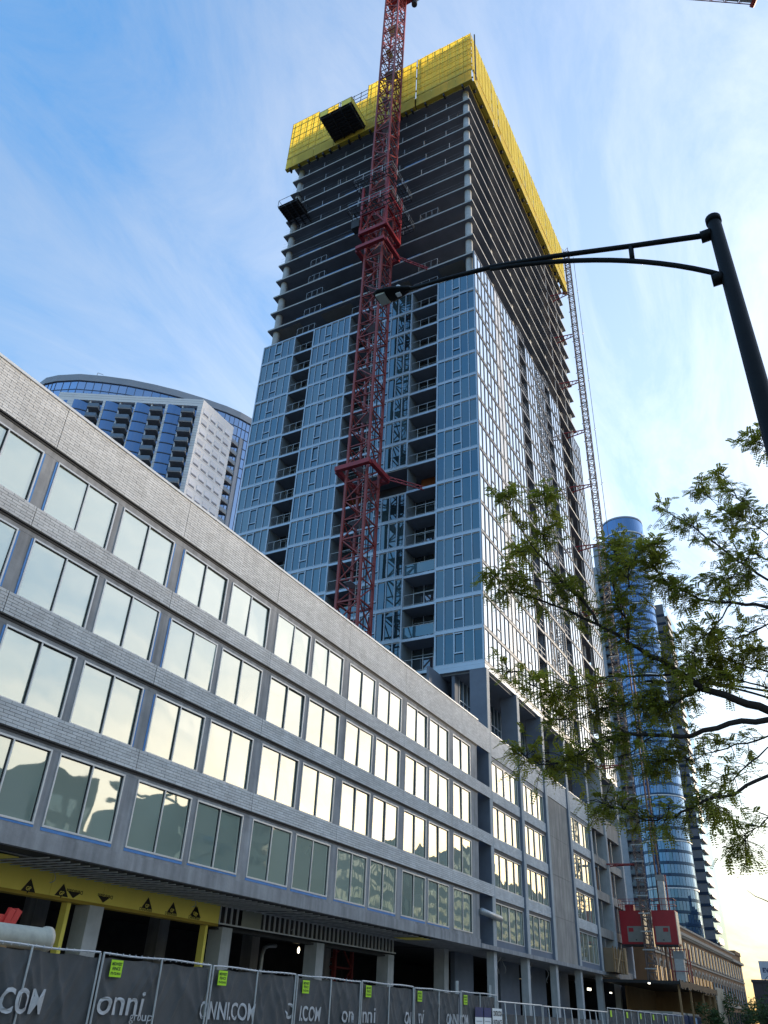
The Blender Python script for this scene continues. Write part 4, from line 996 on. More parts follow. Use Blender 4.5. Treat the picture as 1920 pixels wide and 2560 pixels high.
for nme, (px, py, X), lab in (('a', (1473, 2473, -22.6), 'bright white work light behind the concrete columns near the hoist'), ('b', (1527, 2482, -21.6), 'small lit lamp at the plywood opening beside the hoist'), ('c', (1623, 2458, -16.5), 'small lit lamp under the black canopy edge')):
    p = at(px, py, 'x', X); t = thing('work_light', lab, 'lamp', tuple(p)); s = .9 if nme == 'a' else .45
    MB().box(p.x - .05, p.x + .05, p.y - .45 * s, p.y + .45 * s, p.z - .10 * s, p.z + .08 * s).build('diffuser', lit, t); MB().box(p.x - .08, p.x + .06, p.y - .5 * s, p.y + .5 * s, p.z + .09 * s, p.z + .16 * s).build('housing', galv, t)

# ------------------------------------------------------------------ site fence
def fold(y, z, seed):
    """slack cloth: ridges that fan down from the ties, soft billow between the posts"""
    a = y * 2.3 + (z - 2.4) * 1.15 + seed; b = y * 2.9 - (z - 2.4) * 1.6 + seed * 1.7
    r1 = 1 - abs(mnoise.noise(Vector((a, z * .35, seed)))) * 2.6; r2 = 1 - abs(mnoise.noise(Vector((b, z * .3, seed + 5)))) * 2.6
    f = .06 * max(0, r1) ** 2 + .05 * max(0, r2) ** 2
    f += mnoise.noise(Vector((y * .8, z * .7, seed + 20))) * .07 + mnoise.noise(Vector((y * 9, z * 3, seed))) * .006
    return .95 * f * min(1.0, .35 + (2.45 - z) * 1.3) - .03
XFEN = -14.1
bound = [6.45, 10.1, 13.76, 17.38, 21.06, 24.66, 28.3, 32.3, 36.0]
def fence_panel(y0, y1, ztop, label, seed, txt=()):
    t = thing('screened_fence', label, 'fence', (XFEN, (y0 + y1) / 2, .13), 'fence panels with dark screens')
    dz = random.uniform(-.02, .02); n = 10
    MB().tube([(XFEN, y0 + .05 + (y1 - y0 - .1) * i / n, ztop + dz + .012 * math.sin(i * .9 + seed)) for i in range(n + 1)], .021, 6).build('top_rail', galv, t)
    for y in (y0 + .05, (y0 + y1) / 2 + .02, y1 - .05): MB().tube([(XFEN + .012, y, .14), (XFEN + .012, y, ztop + dz)], .022, 6).build('post', galv, t)
    ti = MB(); y = y0 + .2
    while y < y1 - .1: ti.bar((XFEN + .02, y, ztop + dz - .03), (XFEN + .015, y + .02, ztop + dz + .03), .012); y += .19
    ti.build('wire_tie', galv, t)
    g = MB(); nu, nv = 90, 36; X = XFEN - .045
    for j in range(nv + 1):
        for i in range(nu + 1):
            y = y0 + .03 + (y1 - y0 - .06) * i / nu; z = .2 + (ztop - .25) * j / nv
            if j == nv: z -= .03 * abs(math.sin((y + seed) * 3.3))
            g.v.append((X + fold(y, z, seed), y, z))
    for j in range(nv):
        for i in range(nu):
            a = j * (nu + 1) + i; g.f.append((a, a + 1, a + nu + 2, a + nu + 1))
    cloth = g.build('screen_cloth', tarp, t, True)
    for (body, yy, zz_, size, sx, shear, bold) in txt:
        vs, fs = text_geo(body, size, sx, shear, bold); mb = MB()
        mb.add([(X + .03 + max(fold(yy + a + d_, zz_ + b, seed) for d_ in (-.14, -.09, -.045, 0, .045, .09, .14)), yy + a, zz_ + b) for a, b in vs], fs)
        mb.build('lettering', print_grey, cloth)
    return t
def ft(px, py): p = at(px, py, 'x', XFEN); return p.y, p.z
texts = {
 1: [('ONNI.COM', ft(84, 2535)[0] - 2.2, ft(75, 2530)[1] - .02, .56, .82, 0, .012)],
 2: [('onni', ft(232, 2535)[0], ft(240, 2535)[1], .66, 1.22, 0, .006), ('group', ft(322, 2550)[0], ft(322, 2549)[1] - .02, .24, 1.2, 0, .002)],
 3: [('ONNI.COM', ft(495, 2545)[0], ft(497, 2544)[1] - .02, .50, .84, 0, .01)],
 4: [('C', ft(710, 2548)[0], ft(712, 2546)[1], .50, 1.0, 0, .01), ('I.COM', ft(744, 2550)[0], ft(746, 2551)[1], .48, .86, 0, .01)],
 5: [('on', ft(853, 2550)[0], ft(853, 2552)[1] - .03, .6, 1.2, 0, .006), ('nni', ft(905, 2552)[0], ft(905, 2554)[1] - .02, .6, 1.15, 0, .006)],
 6: [('ON', ft(1009, 2554)[0], ft(1009, 2556)[1] - .04, .48, .8, 0, .01), ('ni', ft(1046, 2554)[0], ft(1046, 2556)[1] - .02, .6, 1.1, 0, .006)],
 7: [('ONNI.COM', ft(1116, 2556)[0], ft(1116, 2558)[1] - .06, .5, .78, 0, .01)]}
order_w = ['first', 'second', 'third', 'fourth', 'fifth', 'sixth', 'seventh', 'eighth']
fl = ['leftmost dark screened fence before the one with large capital letters', 'left fence panel printed with large capital letters cut by the picture edge', 'fence panel printed with rounded lowercase logo and small word below', 'fence panel with whole capital lettering beside the first lime plate pair', 'fence panel whose lettering is broken by a fold after one big letter', 'fence panel with overlapping rounded lowercase logo letters', 'fence panel with two capitals and two lowercase letters split by the post', 'last dark screened fence panel before the bare barricades']
for i in range(8): fence_panel(bound[i], bound[i + 1], 2.43, fl[i], 3.7 * i + 1.3, texts.get(i, ()))
far = [53.1, 56.8, 60.5, 64.1, 67.8, 71.5, 75.2]
for i in range(6): fence_panel(far[i], far[i + 1], 2.41, 'far dark fence panel in front of the hoist canopy, %s from the barricades' % order_w[i], 40 + i * 2.1)
def sign_plate(y, z, w_, h_, label, lines):
    t = thing('fence_sign', label, 'sign', (XFEN + .05, y, z - h_), 'lime fence plates')
    MB().box(XFEN + .035, XFEN + .042, y, y + w_, z - h_, z).build('plate', lime, t)
    dark = pmat('plate print', (0.04, 0.09, 0.01), rough=.7)
    for (body, fz_, oz) in lines:
        vs, fs = text_geo(body, fz_, 1.0, 0, .003); wd = max(v[0] for v in vs); s = (w_ * .86) / wd if len(body) > 6 else 1.0
        mb = MB(); mb.add([(XFEN + .045, y + w_ / 2 + (a - wd / 2) * s, z - oz + b) for a, b in vs], fs); mb.build('lettering', dark, t)
L3 = [('MIDWEST', .08, .10), ('FENCE', .08, .185), ('773-722-9616', .06, .265)]
for i, (px, py) in enumerate(((277, 2398), (545, 2425), (755, 2450), (913, 2463), (1042, 2477), (1157, 2486))):
    y, z = ft(px, py); sign_plate(y, min(z, 2.34), .34, .31, ['lime green fence plate, %s from the left on the dark fence' % order_w[i]][0], L3)
for i, (px, py) in enumerate(((1523, 2522), (1564, 2528), (1598, 2531), (1630, 2535), (1661, 2537))):
    y, z = ft(px, py); sign_plate(y, 2.3, .34, .31, 'small lime plate on the far dark fence, %s from the left' % order_w[i], ())
# notices at the end of the dark fence
for (a, b, hdr, lab) in ((33.55, 34.35, True, 'white notice with dark blue heading, left of the pair on the fence'), (34.45, 35.2, True, 'white notice with dark blue heading, right of the pair on the fence')):
    t = thing('notice_board', lab, 'sign', (XFEN + .05, (a + b) / 2, .3))
    MB().box(XFEN + .05, XFEN + .06, a, b, .5, 1.65).build('board', white_p, t); MB().box(XFEN + .05, XFEN + .062, a, b, 1.65, 1.98).build('heading', pmat('navy print', (0.03, 0.035, 0.12)), t)
    for q in range(4): MB().box(XFEN + .06, XFEN + .063, a + .1, b - .12 - .1 * (q % 2), 1.5 - q * .12, 1.53 - q * .12).build('text_line', pmat('grey text', (0.35, 0.35, 0.38)), t)
t = thing('construction_sign', 'white sign with black capital lettering about the site entrance, on the fence end', 'sign', (XFEN + .06, 35.8, .3))
MB().box(XFEN + .07, XFEN + .08, 35.3, 36.35, .4, 1.98).build('board', white_p, t)
for body, z in (('CONSTRUCTION', 1.72), ('ENTRANCE', 1.42)):
    vs, fs = text_geo(body, .24, 1, 0, .006); wd = max(v[0] for v in vs); mb = MB(); mb.add([(XFEN + .084, 35.36 + a * .93 / wd, z + b) for a, b in vs], fs); mb.build('lettering', print_black, t)
# bare barricade fence with raking struts
for i, (a, b) in enumerate(((36.1, 41.7), (41.8, 47.4), (47.5, 53.0))):
    t = thing('barricade', 'bare steel barricade with raking struts, %s from the dark screened fence' % order_w[i], 'barricade', (XFEN, (a + b) / 2, .13), 'bare barricades')
    z = 2.23 - (i > 0) * .02
    MB().tube([(XFEN, a, z), (XFEN, b, z)], .03, 6).build('top_rail', galv, t)
    for y in (a + .04, b - .04): MB().tube([(XFEN, y, .13), (XFEN, y, z)], .025, 6).build('post', galv, t)
    n = 4
    for j in range(n):
        y = a + .6 + (b - a - .8) * j / n
        MB().tube([(XFEN, y + .2, z), (XFEN + .25, y - .05, .13)], .025, 6).build('strut', galv, t); MB().tube([(XFEN, y + .25, z), (XFEN - .1, y + .38, .13)], .02, 6).build('strut', galv, t)
    MB().box(XFEN - .3, XFEN - .27, a, b, .13, 1.80).build('low_screen', tarp, t)
for i, (px, py, h) in enumerate(((1142, 2452, 2.95), (1224, 2463, 3.0))):
    p = at(px, py, 'x', -16.0); t = thing('site_post', 'short grey pipe post with cross rail standing behind the fence, %s' % ('nearer' if i == 0 else 'farther'), 'post', (-16, p.y, .05))
    MB().tube([(-16, p.y, .05), (-16, p.y, p.z)], .085, 8).build('pipe', galv, t); MB().bar((-16, p.y - 1.4, p.z - .5), (-16, p.y, p.z - .5), .06).build('cross_rail', galv, t)
# blue skips and signs behind the far fence
for i, (y, c, lab) in enumerate(((77.5, (0.03, 0.05, 0.13), 'dark blue site container, nearer one under the canopy'), (84.0, (0.035, 0.05, 0.11), 'dark blue site container, farther one under the canopy'))):
    t = thing('site_container', lab, 'container', (-16.6, y + 2.5, .05)); mb = MB()
    MB().box(-18.2, -15.2, y, y + 5.6, .05, 2.55).build('body', pmat('blue container %d' % i, c, rough=.5), t)
    for j in range(12): mb.box(-15.2, -15.14, y + .1 + j * .46, y + .3 + j * .46, .15, 2.45)
    mb.build('corrugation', pmat('blue container %d' % i, c), t)
    MB().box(-15.13, -15.11, y + 1.4, y + 3.0, 1.55, 2.4).build('sign', pmat('pale blue sign', (0.32, 0.45, 0.6)), t)
    MB().box(-18.0, -15.3, y + .1, y + 5.5, 2.552, 2.7).build('roof_load', pmat('pale stack', (0.35, 0.33, 0.28)), t)
# red lift and big pipe behind the fence at the left
pz = at(60, 2345, 'x', -17.0)
pp = thing('concrete_pipe', 'large pale concrete pipe lying behind the fence at the left', 'pipe', (-17, pz.y - 2.5, .05))
pe = at(118, 2347, 'x', -17.0)
MB().tube([(-17, pe.y - 7, pe.z - .02), (-17, pe.y - .12, pe.z - .02), (-17, pe.y - .11, pe.z - .02), (-17, pe.y, pe.z - .02)], [.235, .235, .275, .275], 20).build('barrel', pmat('pipe concrete', (0.62, 0.56, 0.46), (0.42, 0.38, 0.32), rough=.85, nscale=3), pp, True)
for y in (pe.y - 5.5, pe.y - 1.6): MB().box(-17.5, -16.5, y - .12, y + .12, .05, pe.z - .25).build('timber_stand', plywood, pp)
rb = at(20, 2300, 'x', -17.9)
bl = thing('boom_lift', 'red steel boom lift head rising above the pipe at the left edge', 'lift', (-17.9, rb.y - 2.5, .05))
red2 = pmat('lift red', (0.55, 0.03, 0.025), (0.45, 0.025, 0.02), rough=.45)
e0, e1, e2 = at(42, 2275, 'x', -17.9), at(18, 2316, 'x', -17.9), at(-60, 2290, 'x', -17.9)
MB().bar(e0, e1 + Vector((0, -.05, -.1)), .26, .16).build('fork_plate', red2, bl); MB().bar(e0 + Vector((.1, -.22, 0)), e1 + Vector((.1, -.22, -.1)), .1, .16).build('fork_plate', red2, bl)
MB().bar((e0 + e1) / 2 + Vector((0, 0, -.05)), e2, .22, .2).build('boom', red2, bl); MB().bar(e2, (-17.9, e2.y - 2.5, 1.2), .28).build('lower_boom', red2, bl)
MB().box(-18.8, -17.0, e2.y - 4.5, e2.y - 1.6, .5, 1.3).build('chassis', red2, bl)
for x in (-18.8, -17.0):
    for y in (e2.y - 4.1, e2.y - 2.0): MB().tube([(x - .15, y, .5), (x + .15, y, .5)], .45, 14).build('wheel', steel_dark, bl)
# ------------------------------------------------------------------ street lamps
def street_lamp(y, label):
    t = thing('street_lamp', label, 'street lamp', (0.25, y, .13), 'street lamps along the kerb')
    def P(x, z): return (x, y, z)
    MB().tube([P(.25, .13), P(.25, .5), P(.25, 9.42), P(.25, 9.5)], [.15, .13, .075, .055], 16).build('pole', lamp_black, t, True)
    MB().tube([P(.25, 9.44), P(.25, 9.52), P(.25, 9.555)], [.085, .085, .05], 16).build('cap', lamp_black, t, True)
    up = [P(.22, 9.28), P(.1, 9.30), P(-.68, 9.55), P(-1.6, 9.86), P(-2.43, 10.09), P(-3.1, 10.2), P(-3.75, 10.28)]
    MB().tube(up, [.037, .034, .032, .032, .034, .029, .027], 10).build('upper_arm', lamp_black, t, True)
    lo = [P(.22 * (1 - q) ** 2 - 1.5 * q * (1 - q) - 2.46 * q * q, 8.57 * (1 - q) ** 2 + 19.1 * q * (1 - q) + 10.06 * q * q) for q in [i / 14 for i in range(15)]]
    MB().tube(lo, .031, 10).build('lower_arm', lamp_black, t, True)
    MB().tube([P(-.68, 9.55), P(-.69, 9.30)], .03, 8).build('strut', lamp_black, t, True)
    for z in (9.28, 8.56): MB().tube([P(.08, z), P(.19, z)], .07, 10).build('clamp', lamp_black, t, True)
    # head: cobra style, lens in a flat underside
    hd = thing_part = MB(); secs = [(-3.66, 10.275, .04, .045), (-3.76, 10.285, .075, .065), (-3.92, 10.30, .13, .08), (-4.12, 10.325, .15, .07), (-4.21, 10.335, .115, .045)]
    o = 0
    for (x, z, wy, hz_) in secs:
        hd.v += [(x, y + wy * c, z + (hz_ * s if s > 0 else hz_ * .5 * s)) for c, s in [(math.cos(a), math.sin(a)) for a in [2 * math.pi * i / 14 for i in range(14)]]]
    for q in range(len(secs) - 1):
        for i in range(14): hd.f.append((q * 14 + i, q * 14 + (i + 1) % 14, (q + 1) * 14 + (i + 1) % 14, (q + 1) * 14 + i))
    hd.f.append(tuple(range(14))[::-1]); hd.f.append(tuple(range(56, 70)))
    head = hd.build('lamp_head', lamp_black, t, True)
    MB().box(-4.17, -4.03, y - .10, y + .10, 10.262, 10.30).build('lens', pmat('lamp lens', (0.42, 0.42, 0.36), rough=.4), head)
    MB().box(-3.88, -3.81, y - .035, y + .035, 10.238, 10.25).build('label_plate', white_p, head)
    MB().tube([P(-3.86, 10.35), P(-3.86, 10.41), P(-3.86, 10.43)], [.04, .04, .025], 10).build('photocell', pmat('photocell', (0.6, 0.62, 0.65), rough=.3), head, True)
street_lamp(6.81, 'tall black street lamp in the foreground with a double arm reaching left')
street_lamp(23.6, 'black street lamp half hidden behind the tree branches')
street_lamp(45.3, 'distant street lamp just right of the curved blue tower')

# ------------------------------------------------------------------ foreground tree
tr = thing('locust_tree', 'honey locust tree reaching in from the right with fine yellow green leaves', 'tree', (2.9, 10.2, .13))
T0 = Vector((2.9, 10.2, 0))
MB().tube([(2.9, 10.2, .13), (2.88, 10.2, .5), (2.82, 10.2, 2.2), (2.7, 10.15, 4.0), (2.6, 10.0, 5.6), (2.4, 9.9, 7.2), (2.2, 9.8, 8.8)], [.26, .2, .17, .15, .12, .08, .03], 12).build('trunk', bark, tr, True)
def br(px, d0, d1, r0, r1, start=None):
    n = len(px); pts = []
    for i, (a, b) in enumerate(px):
        pts.append(at(a, b, 'y', d0 + (d1 - d0) * i / max(1, n - 1)))
    if start is not None: pts = [Vector(start)] + pts
    # smooth wander between the control points
    out = []
    for i in range(len(pts) - 1):
        for k in range(3):
            q = pts[i].lerp(pts[i + 1], k / 3); q += Vector((random.uniform(-.02, .02), random.uniform(-.03, .03), random.uniform(-.02, .02))) * (1 if k else .2); out.append(q)
    out.append(pts[-1]); rad = [r0 + (r1 - r0) * (i / (len(out) - 1)) ** .8 for i in range(len(out))]
    MB().tube(out, [q * .7 for q in rad], 7).build('branch', bark, tr, True); return out
BR = []
BR.append((br([(1920, 1776), (1846, 1753), (1758, 1722), (1670, 1660), (1614, 1632), (1558, 1600), (1494, 1561), (1423, 1526), (1326, 1492), (1268, 1482)], 9.8, 9.0, .085, .01, (2.72, 10.15, 4.2)), .35, 1.0))
BR.append((br([(1570, 1596), (1566, 1547), (1541, 1505), (1532, 1450), (1541, 1395), (1535, 1368)], 9.35, 9.5, .03, .006), .1, 1.3))
BR.append((br([(1541, 1505), (1570, 1471), (1572, 1421), (1600, 1385), (1612, 1372)], 9.35, 9.1, .018, .004), .3, .8))
BR.append((br([(1494, 1561), (1448, 1492), (1410, 1459), (1372, 1416), (1359, 1341), (1368, 1277), (1363, 1245)], 9.15, 8.6, .03, .005), .15, 1.1))
BR.append((br([(1372, 1416), (1334, 1370), (1296, 1311), (1275, 1269), (1272, 1243)], 8.8, 8.5, .015, .004), .2, .8))
BR.append((br([(1410, 1459), (1330, 1452), (1280, 1440), (1240, 1436)], 8.9, 8.7, .014, .003), .2, .9))
BR.append((br([(1372, 1416), (1320, 1380), (1285, 1360)], 8.8, 9.2, .012, .003), .2, .9))
BR.append((br([(1920, 1450), (1845, 1404), (1781, 1353), (1731, 1315), (1684, 1290), (1648, 1268)], 10.2, 10.6, .035, .005, (2.5, 9.95, 6.4)), .3, .85))
BR.append((br([(1920, 1300), (1845, 1248), (1811, 1190)], 9.9, 9.9, .02, .004, (2.35, 9.9, 7.4)), .25, .9))
BR.append((br([(1845, 1404), (1830, 1330), (1790, 1260), (1760, 1225)], 10.3, 10.4, .014, .003), .15, .9))
BR.append((br([(1930, 1350), (1880, 1310), (1850, 1290)], 9.9, 9.8, .014, .003), .0, 1.2))
BR.append((br([(1920, 1518), (1832, 1505), (1748, 1497), (1690, 1470), (1663, 1450), (1634, 1421)], 9.5, 9.2, .04, .005, (2.6, 10.0, 5.6)), .25, 1.3))
BR.append((br([(1832, 1505), (1790, 1560), (1748, 1600), (1715, 1660)], 9.4, 9.2, .016, .004), .15, .8))
BR.append((br([(1920, 1560), (1860, 1590), (1800, 1600), (1760, 1585)], 9.9, 9.7, .02, .004, (2.62, 10.05, 5.2)), .2, 1.2))
BR.append((br([(1920, 1680), (1850, 1660), (1790, 1640), (1730, 1620), (1680, 1600)], 10.2, 10.0, .025, .004, (2.68, 10.1, 4.9)), .2, 1.3))
BR.append((br([(1920, 1800), (1823, 1809), (1730, 1840), (1640, 1838), (1567, 1832), (1475, 1872), (1410, 1902), (1350, 1912), (1308, 1886)], 9.6, 8.7, .06, .006, (2.75, 10.18, 3.9)), .25, 1.35))
BR.append((br([(1700, 1680), (1620, 1690), (1521, 1690), (1447, 1721), (1382, 1739), (1336, 1716)], 9.5, 8.9, .022, .004), .2, 1.3))
BR.append((br([(1447, 1721), (1380, 1690), (1320, 1690), (1275, 1680)], 9.0, 8.9, .010, .003), .5, .6))
BR.append((br([(1758, 1722), (1700, 1750), (1620, 1770), (1540, 1760), (1470, 1790), (1400, 1800)], 9.7, 9.2, .025, .004), .1, 1.5))
BR.append((br([(1640, 1838), (1580, 1880), (1500, 1905), (1430, 1925)], 9.3, 8.9, .014, .003), .1, 1.1))
BR.append((br([(1920, 1939), (1837, 1985), (1753, 2004), (1684, 2045), (1614, 2050), (1544, 2022), (1507, 2008)], 9.3, 8.9, .035, .006, (2.8, 10.2, 3.2)), .35, 1.0))
BR.append((br([(1920, 1869), (1846, 1934), (1800, 1975), (1790, 2020)], 9.7, 9.6, .02, .004, (2.78, 10.2, 3.6)), .35, .9))
BR.append((br([(1846, 1934), (1795, 1945), (1750, 1920), (1720, 1880)], 9.7, 9.5, .012, .004), .7, .4))
BR.append((br([(1930, 2040), (1890, 2070), (1862, 2100), (1850, 2120)], 9.0, 9.0, .012, .003, (2.83, 10.2, 3.0)), .3, .9))
BR.append((br([(1930, 1120), (1905, 1110), (1893, 1085)], 8.9, 8.9, .01, .003, (2.3, 9.85, 8.2)), .3, .9))
BR.append((br([(1930, 2258), (1905, 2248), (1868, 2226)], 8.0, 8.0, .012, .003, (2.86, 10.2, 2.2)), .99, .0))
for px_, d0_, d1_, st_ in (([(1920, 1720), (1850, 1700), (1780, 1690), (1700, 1715), (1640, 1735)], 9.9, 9.6, (2.7, 10.1, 4.6)), ([(1920, 1840), (1840, 1860), (1760, 1885), (1690, 1905), (1640, 1900)], 10.0, 9.7, (2.76, 10.15, 3.8)), ([(1920, 1620), (1860, 1630), (1800, 1660), (1740, 1690)], 10.3, 10.1, (2.66, 10.1, 5.0)), ([(1920, 1400), (1880, 1380), (1840, 1440), (1800, 1450)], 9.7, 9.6, (2.5, 9.95, 6.4))):
    BR.append((br(px_, d0_, d1_, .022, .003, st_), .22, 1.35))
# compound leaves: a drooping midrib with pairs of leaflets
lv = MB(); tg = MB()
def leaf(p, d, s):
    d = Vector(d).normalized(); side = d.cross(Vector((0, 0, 1)))
    if side.length < .1: side = Vector((1, 0, 0))
    side.normalize(); nrm = side.cross(d); n = 6
    for i in range(n):
        t = (i + .6) / n; c = p + d * (s * t) + Vector((0, 0, -.35 * s * t * t))
        L_ = s * .30 * (1 - .4 * abs(t - .45)); Wd = L_ * .36
        for sg in (-1, 1):
            ax = (side * sg + d * .45 + nrm * random.uniform(-.35, .15)).normalized(); bx = ax.cross(nrm).normalized()
            a = c; e = c + ax * L_; m_ = c + ax * (L_ * .5)
            o = len(lv.v); lv.v += [tuple(a), tuple(m_ + bx * Wd), tuple(e), tuple(m_ - bx * Wd)]; lv.f.append((o, o + 1, o + 2, o + 3))
def spray(p, out, n, reach):
    for _ in range(n):
        dr = (out + Vector((random.gauss(0, .8), random.gauss(0, .8), random.gauss(.05, .6)))).normalized()
        ln = reach * random.uniform(.4, 1.0); q = p + dr * ln
        mid = p + dr * ln * .5 + Vector((0, 0, .03)); tg.tube([p, mid, q], [.005, .004, .0025], 4, False)
        for k in range(random.randint(6, 9)):
            b = p.lerp(q, random.uniform(.35, 1.0)) + Vector((random.gauss(0, .02), random.gauss(0, .02), random.gauss(0, .02)))
            leaf(b, dr * .6 + Vector((random.gauss(0, .7), random.gauss(0, .7), random.gauss(-.1, .45))), random.uniform(.075, .135))
for pts, f0, dens_ in BR:
    if dens_ <= 0: continue
    tot = len(pts)
    for i in range(int(tot * f0), tot):
        p = pts[i]; dr = (pts[min(i + 1, tot - 1)] - pts[max(0, i - 1)]); dr.normalize()
        for _ in range(3):
            if random.random() < dens_ * .39: spray(p + (pts[min(i + 1, tot - 1)] - p) * random.random(), dr * .5, random.randint(2, 4), .34)
    spray(pts[-1], dr * 1.2, 3, .22)
tg.build('twigs', bark, tr); tag(lv.build('foliage', leaf_m, tr), kind='stuff')

# ------------------------------------------------------------------ background: pale tower block with curved glass behind it
lc = thing('pale_apartment_block', 'pale clad apartment block with stacked balconies and a big curved glass crown behind', 'building', (-128, 112, 0))
A = Vector((-116.62, 110.0, 0)); ud = Vector((-0.86488, -0.50199, 0)); nd = Vector((0.50199, -0.86488, 0))
ZR = 129.1; LW = 36.0
def fp(s, o, z): q = A + ud * s + nd * o; return (q.x, q.y, z)
def fbox(mb, s0, s1, o0, o1, z0, z1):
    return mb.add([fp(s0, o0, z0), fp(s1, o0, z0), fp(s1, o1, z0), fp(s0, o1, z0), fp(s0, o0, z1), fp(s1, o0, z1), fp(s1, o1, z1), fp(s0, o1, z1)],
                  [(0, 3, 2, 1), (4, 5, 6, 7), (0, 1, 5, 4), (1, 2, 6, 5), (2, 3, 7, 6), (3, 0, 4, 7)])
a2 = A + ud * LW; back = [(A.x, A.y), (A.x, A.y + 12.3), (a2.x, a2.y + 30), (a2.x, a2.y)]
MB().prism([(p[0] - 1.2, p[1] + .9) if i != 1 else (p[0] - 1.2, p[1] - .3) for i, p in enumerate(back)][::-1], 0, ZR - .3).build('core_block', dark_in, lc)
def clad(mb, name='cladding_course'): return mb.build(name, bg_white, lc)
par = fbox(MB(), 0, LW, -1.2, 0, 127.0, ZR); clad(par, 'parapet')
for z in (127.75, 128.45): fbox(MB(), 0, LW, 0, .02, z, z + .05).build('cladding_joint', bg_grey, lc)
for (s0, s1) in ((0, 1.15), (8.4, 9.05), (16.0, 16.65), (24.0, 24.6), (31.45, 36)):
    clad(fbox(MB(), s0, s1, -1.2, .05, 60, 127.0), 'pilaster')
    j = MB(); z = 92.0
    while z < 127: fbox(j, s0, s1, .05, .065, z, z + .05); z += .78
    j.build('cladding_joint', bg_grey, lc)
for s in (4.9, 12.6, 20.4, 27.9): clad(fbox(MB(), s - .18, s + .18, -1.0, -.3, 60, 127.0), 'mullion_pier')
fbox(MB(), 33.4, 34.3, .05, .07, 124.5, 126.6).build('window', bg_glass, lc)
SF = 2.985
for (s0, s1) in ((1.15, 4.75), (9.05, 12.45), (16.65, 20.25), (24.6, 27.75)):    # balcony halves (right) and curved glass halves (left)
    c0 = s0 + 3.9; c1 = c0 + 3.35
    fbox(MB(), s0, s1, -1.0, -.9, 60, 127).build('balcony_glazing', bg_glass, lc)
    arc = [(c0 + (c1 - c0) * i / 8, -.75 + .85 * math.sin(math.pi * (i / 8) * .5)) for i in range(9)]
    g = MB()
    for i in range(8):
        g.add([fp(arc[i][0], arc[i][1], 60), fp(arc[i + 1][0], arc[i + 1][1], 60), fp(arc[i + 1][0], arc[i + 1][1], 127), fp(arc[i][0], arc[i][1], 127)], [(0, 1, 2, 3)])
    g.build('curved_glazing', bg_glass, lc)
    for k in range(13):
        z = 124.1 - k * SF
        b = MB(); fbox(b, s0 + .3, s1 - .15, -.9, 1.35, z - .32, z)
        bo = b.build('balcony', pmat('balcony concrete', (0.28, 0.275, 0.29), rough=.8), lc)
        r = MB(); fbox(r, s0 + .33, s1 - .18, 1.28, 1.33, z + .05, z + 1.0); fbox(r, s0 + .33, s0 + .38, -.3, 1.27, z + .05, z + 1.0); fbox(r, s1 - .23, s1 - .18, -.3, 1.27, z + .05, z + 1.0)
        r.build('railing', pmat('balcony rail panel', (0.16, 0.20, 0.25), rough=.35, metal=.3), bo)
        q = MB()
        for i in range(8):
            p0, p1 = arc[i], arc[i + 1]
            q.add([fp(p0[0], p0[1] + .12, z - .12), fp(p1[0], p1[1] + .12, z - .12), fp(p1[0], p1[1] + .12, z + .12), fp(p0[0], p0[1] + .12, z + .12), fp(p0[0], p0[1], z - .12), fp(p1[0], p1[1], z - .12), fp(p1[0], p1[1], z + .12), fp(p0[0], p0[1], z + .12)], [(0, 1, 2, 3), (4, 7, 6, 5), (0, 4, 5, 1), (3, 2, 6, 7)])
        q.build('floor_band', pmat('floor band', (0.07, 0.09, 0.13), rough=.5), lc)
# right hand side wall with punched windows
mb = MB().box(A.x - 1.2, A.x, A.y + .02, A.y + 12.3, 60, ZR); clad(mb, 'side_wall')
wm = MB().box(0, .05, 0, 2.05, 0, 1.75).mesh('window', pmat('side window blind', (0.72, 0.71, 0.74), (0.60, 0.60, 0.66), rough=.25, spec=.8, objrand=.12))
wl_ = MB().box(.05, .07, .1, 1.95, .02, .5).mesh('lower_light', pmat('lower light', (0.16, 0.16, 0.2), rough=.3))
for k in range(12):
    for c in range(4):
        o = link('window', wm, lc, (A.x, A.y + .75 + c * 2.83, 125.1 - k * 3.02 - .1)); q = bpy.data.objects.new('lower_light', wl_); COL.objects.link(q); q.parent = o
    MB().box(A.x, A.x + .02, A.y + .05, A.y + 12.3, 124.62 - k * 3.02, 124.67 - k * 3.02).build('cladding_joint', bg_grey, lc)
# recessed balcony strip and end pier beyond
MB().box(A.x - 3, A.x - 2.8, A.y + 12.3, A.y + 16, 60, 128.2).build('recess_glazing', dark_in, lc)
for k in range(13):
    z = 125.0 - k * SF; o = MB().box(A.x - 2.8, A.x - .2, A.y + 12.3, A.y + 15.4, z - .25, z).build('balcony', pmat('balcony concrete', (0.28, 0.275, 0.29)), lc)
    MB().box(A.x - .3, A.x - .22, A.y + 12.3, A.y + 15.4, z + .05, z + 1.0).build('railing', pmat('balcony rail panel', (0.16, 0.2, 0.25)), o)
MB().box(A.x - 3, A.x - .1, A.y + 15.4, A.y + 18.5, 60, 128.0).build('end_pier', bg_grey, lc)
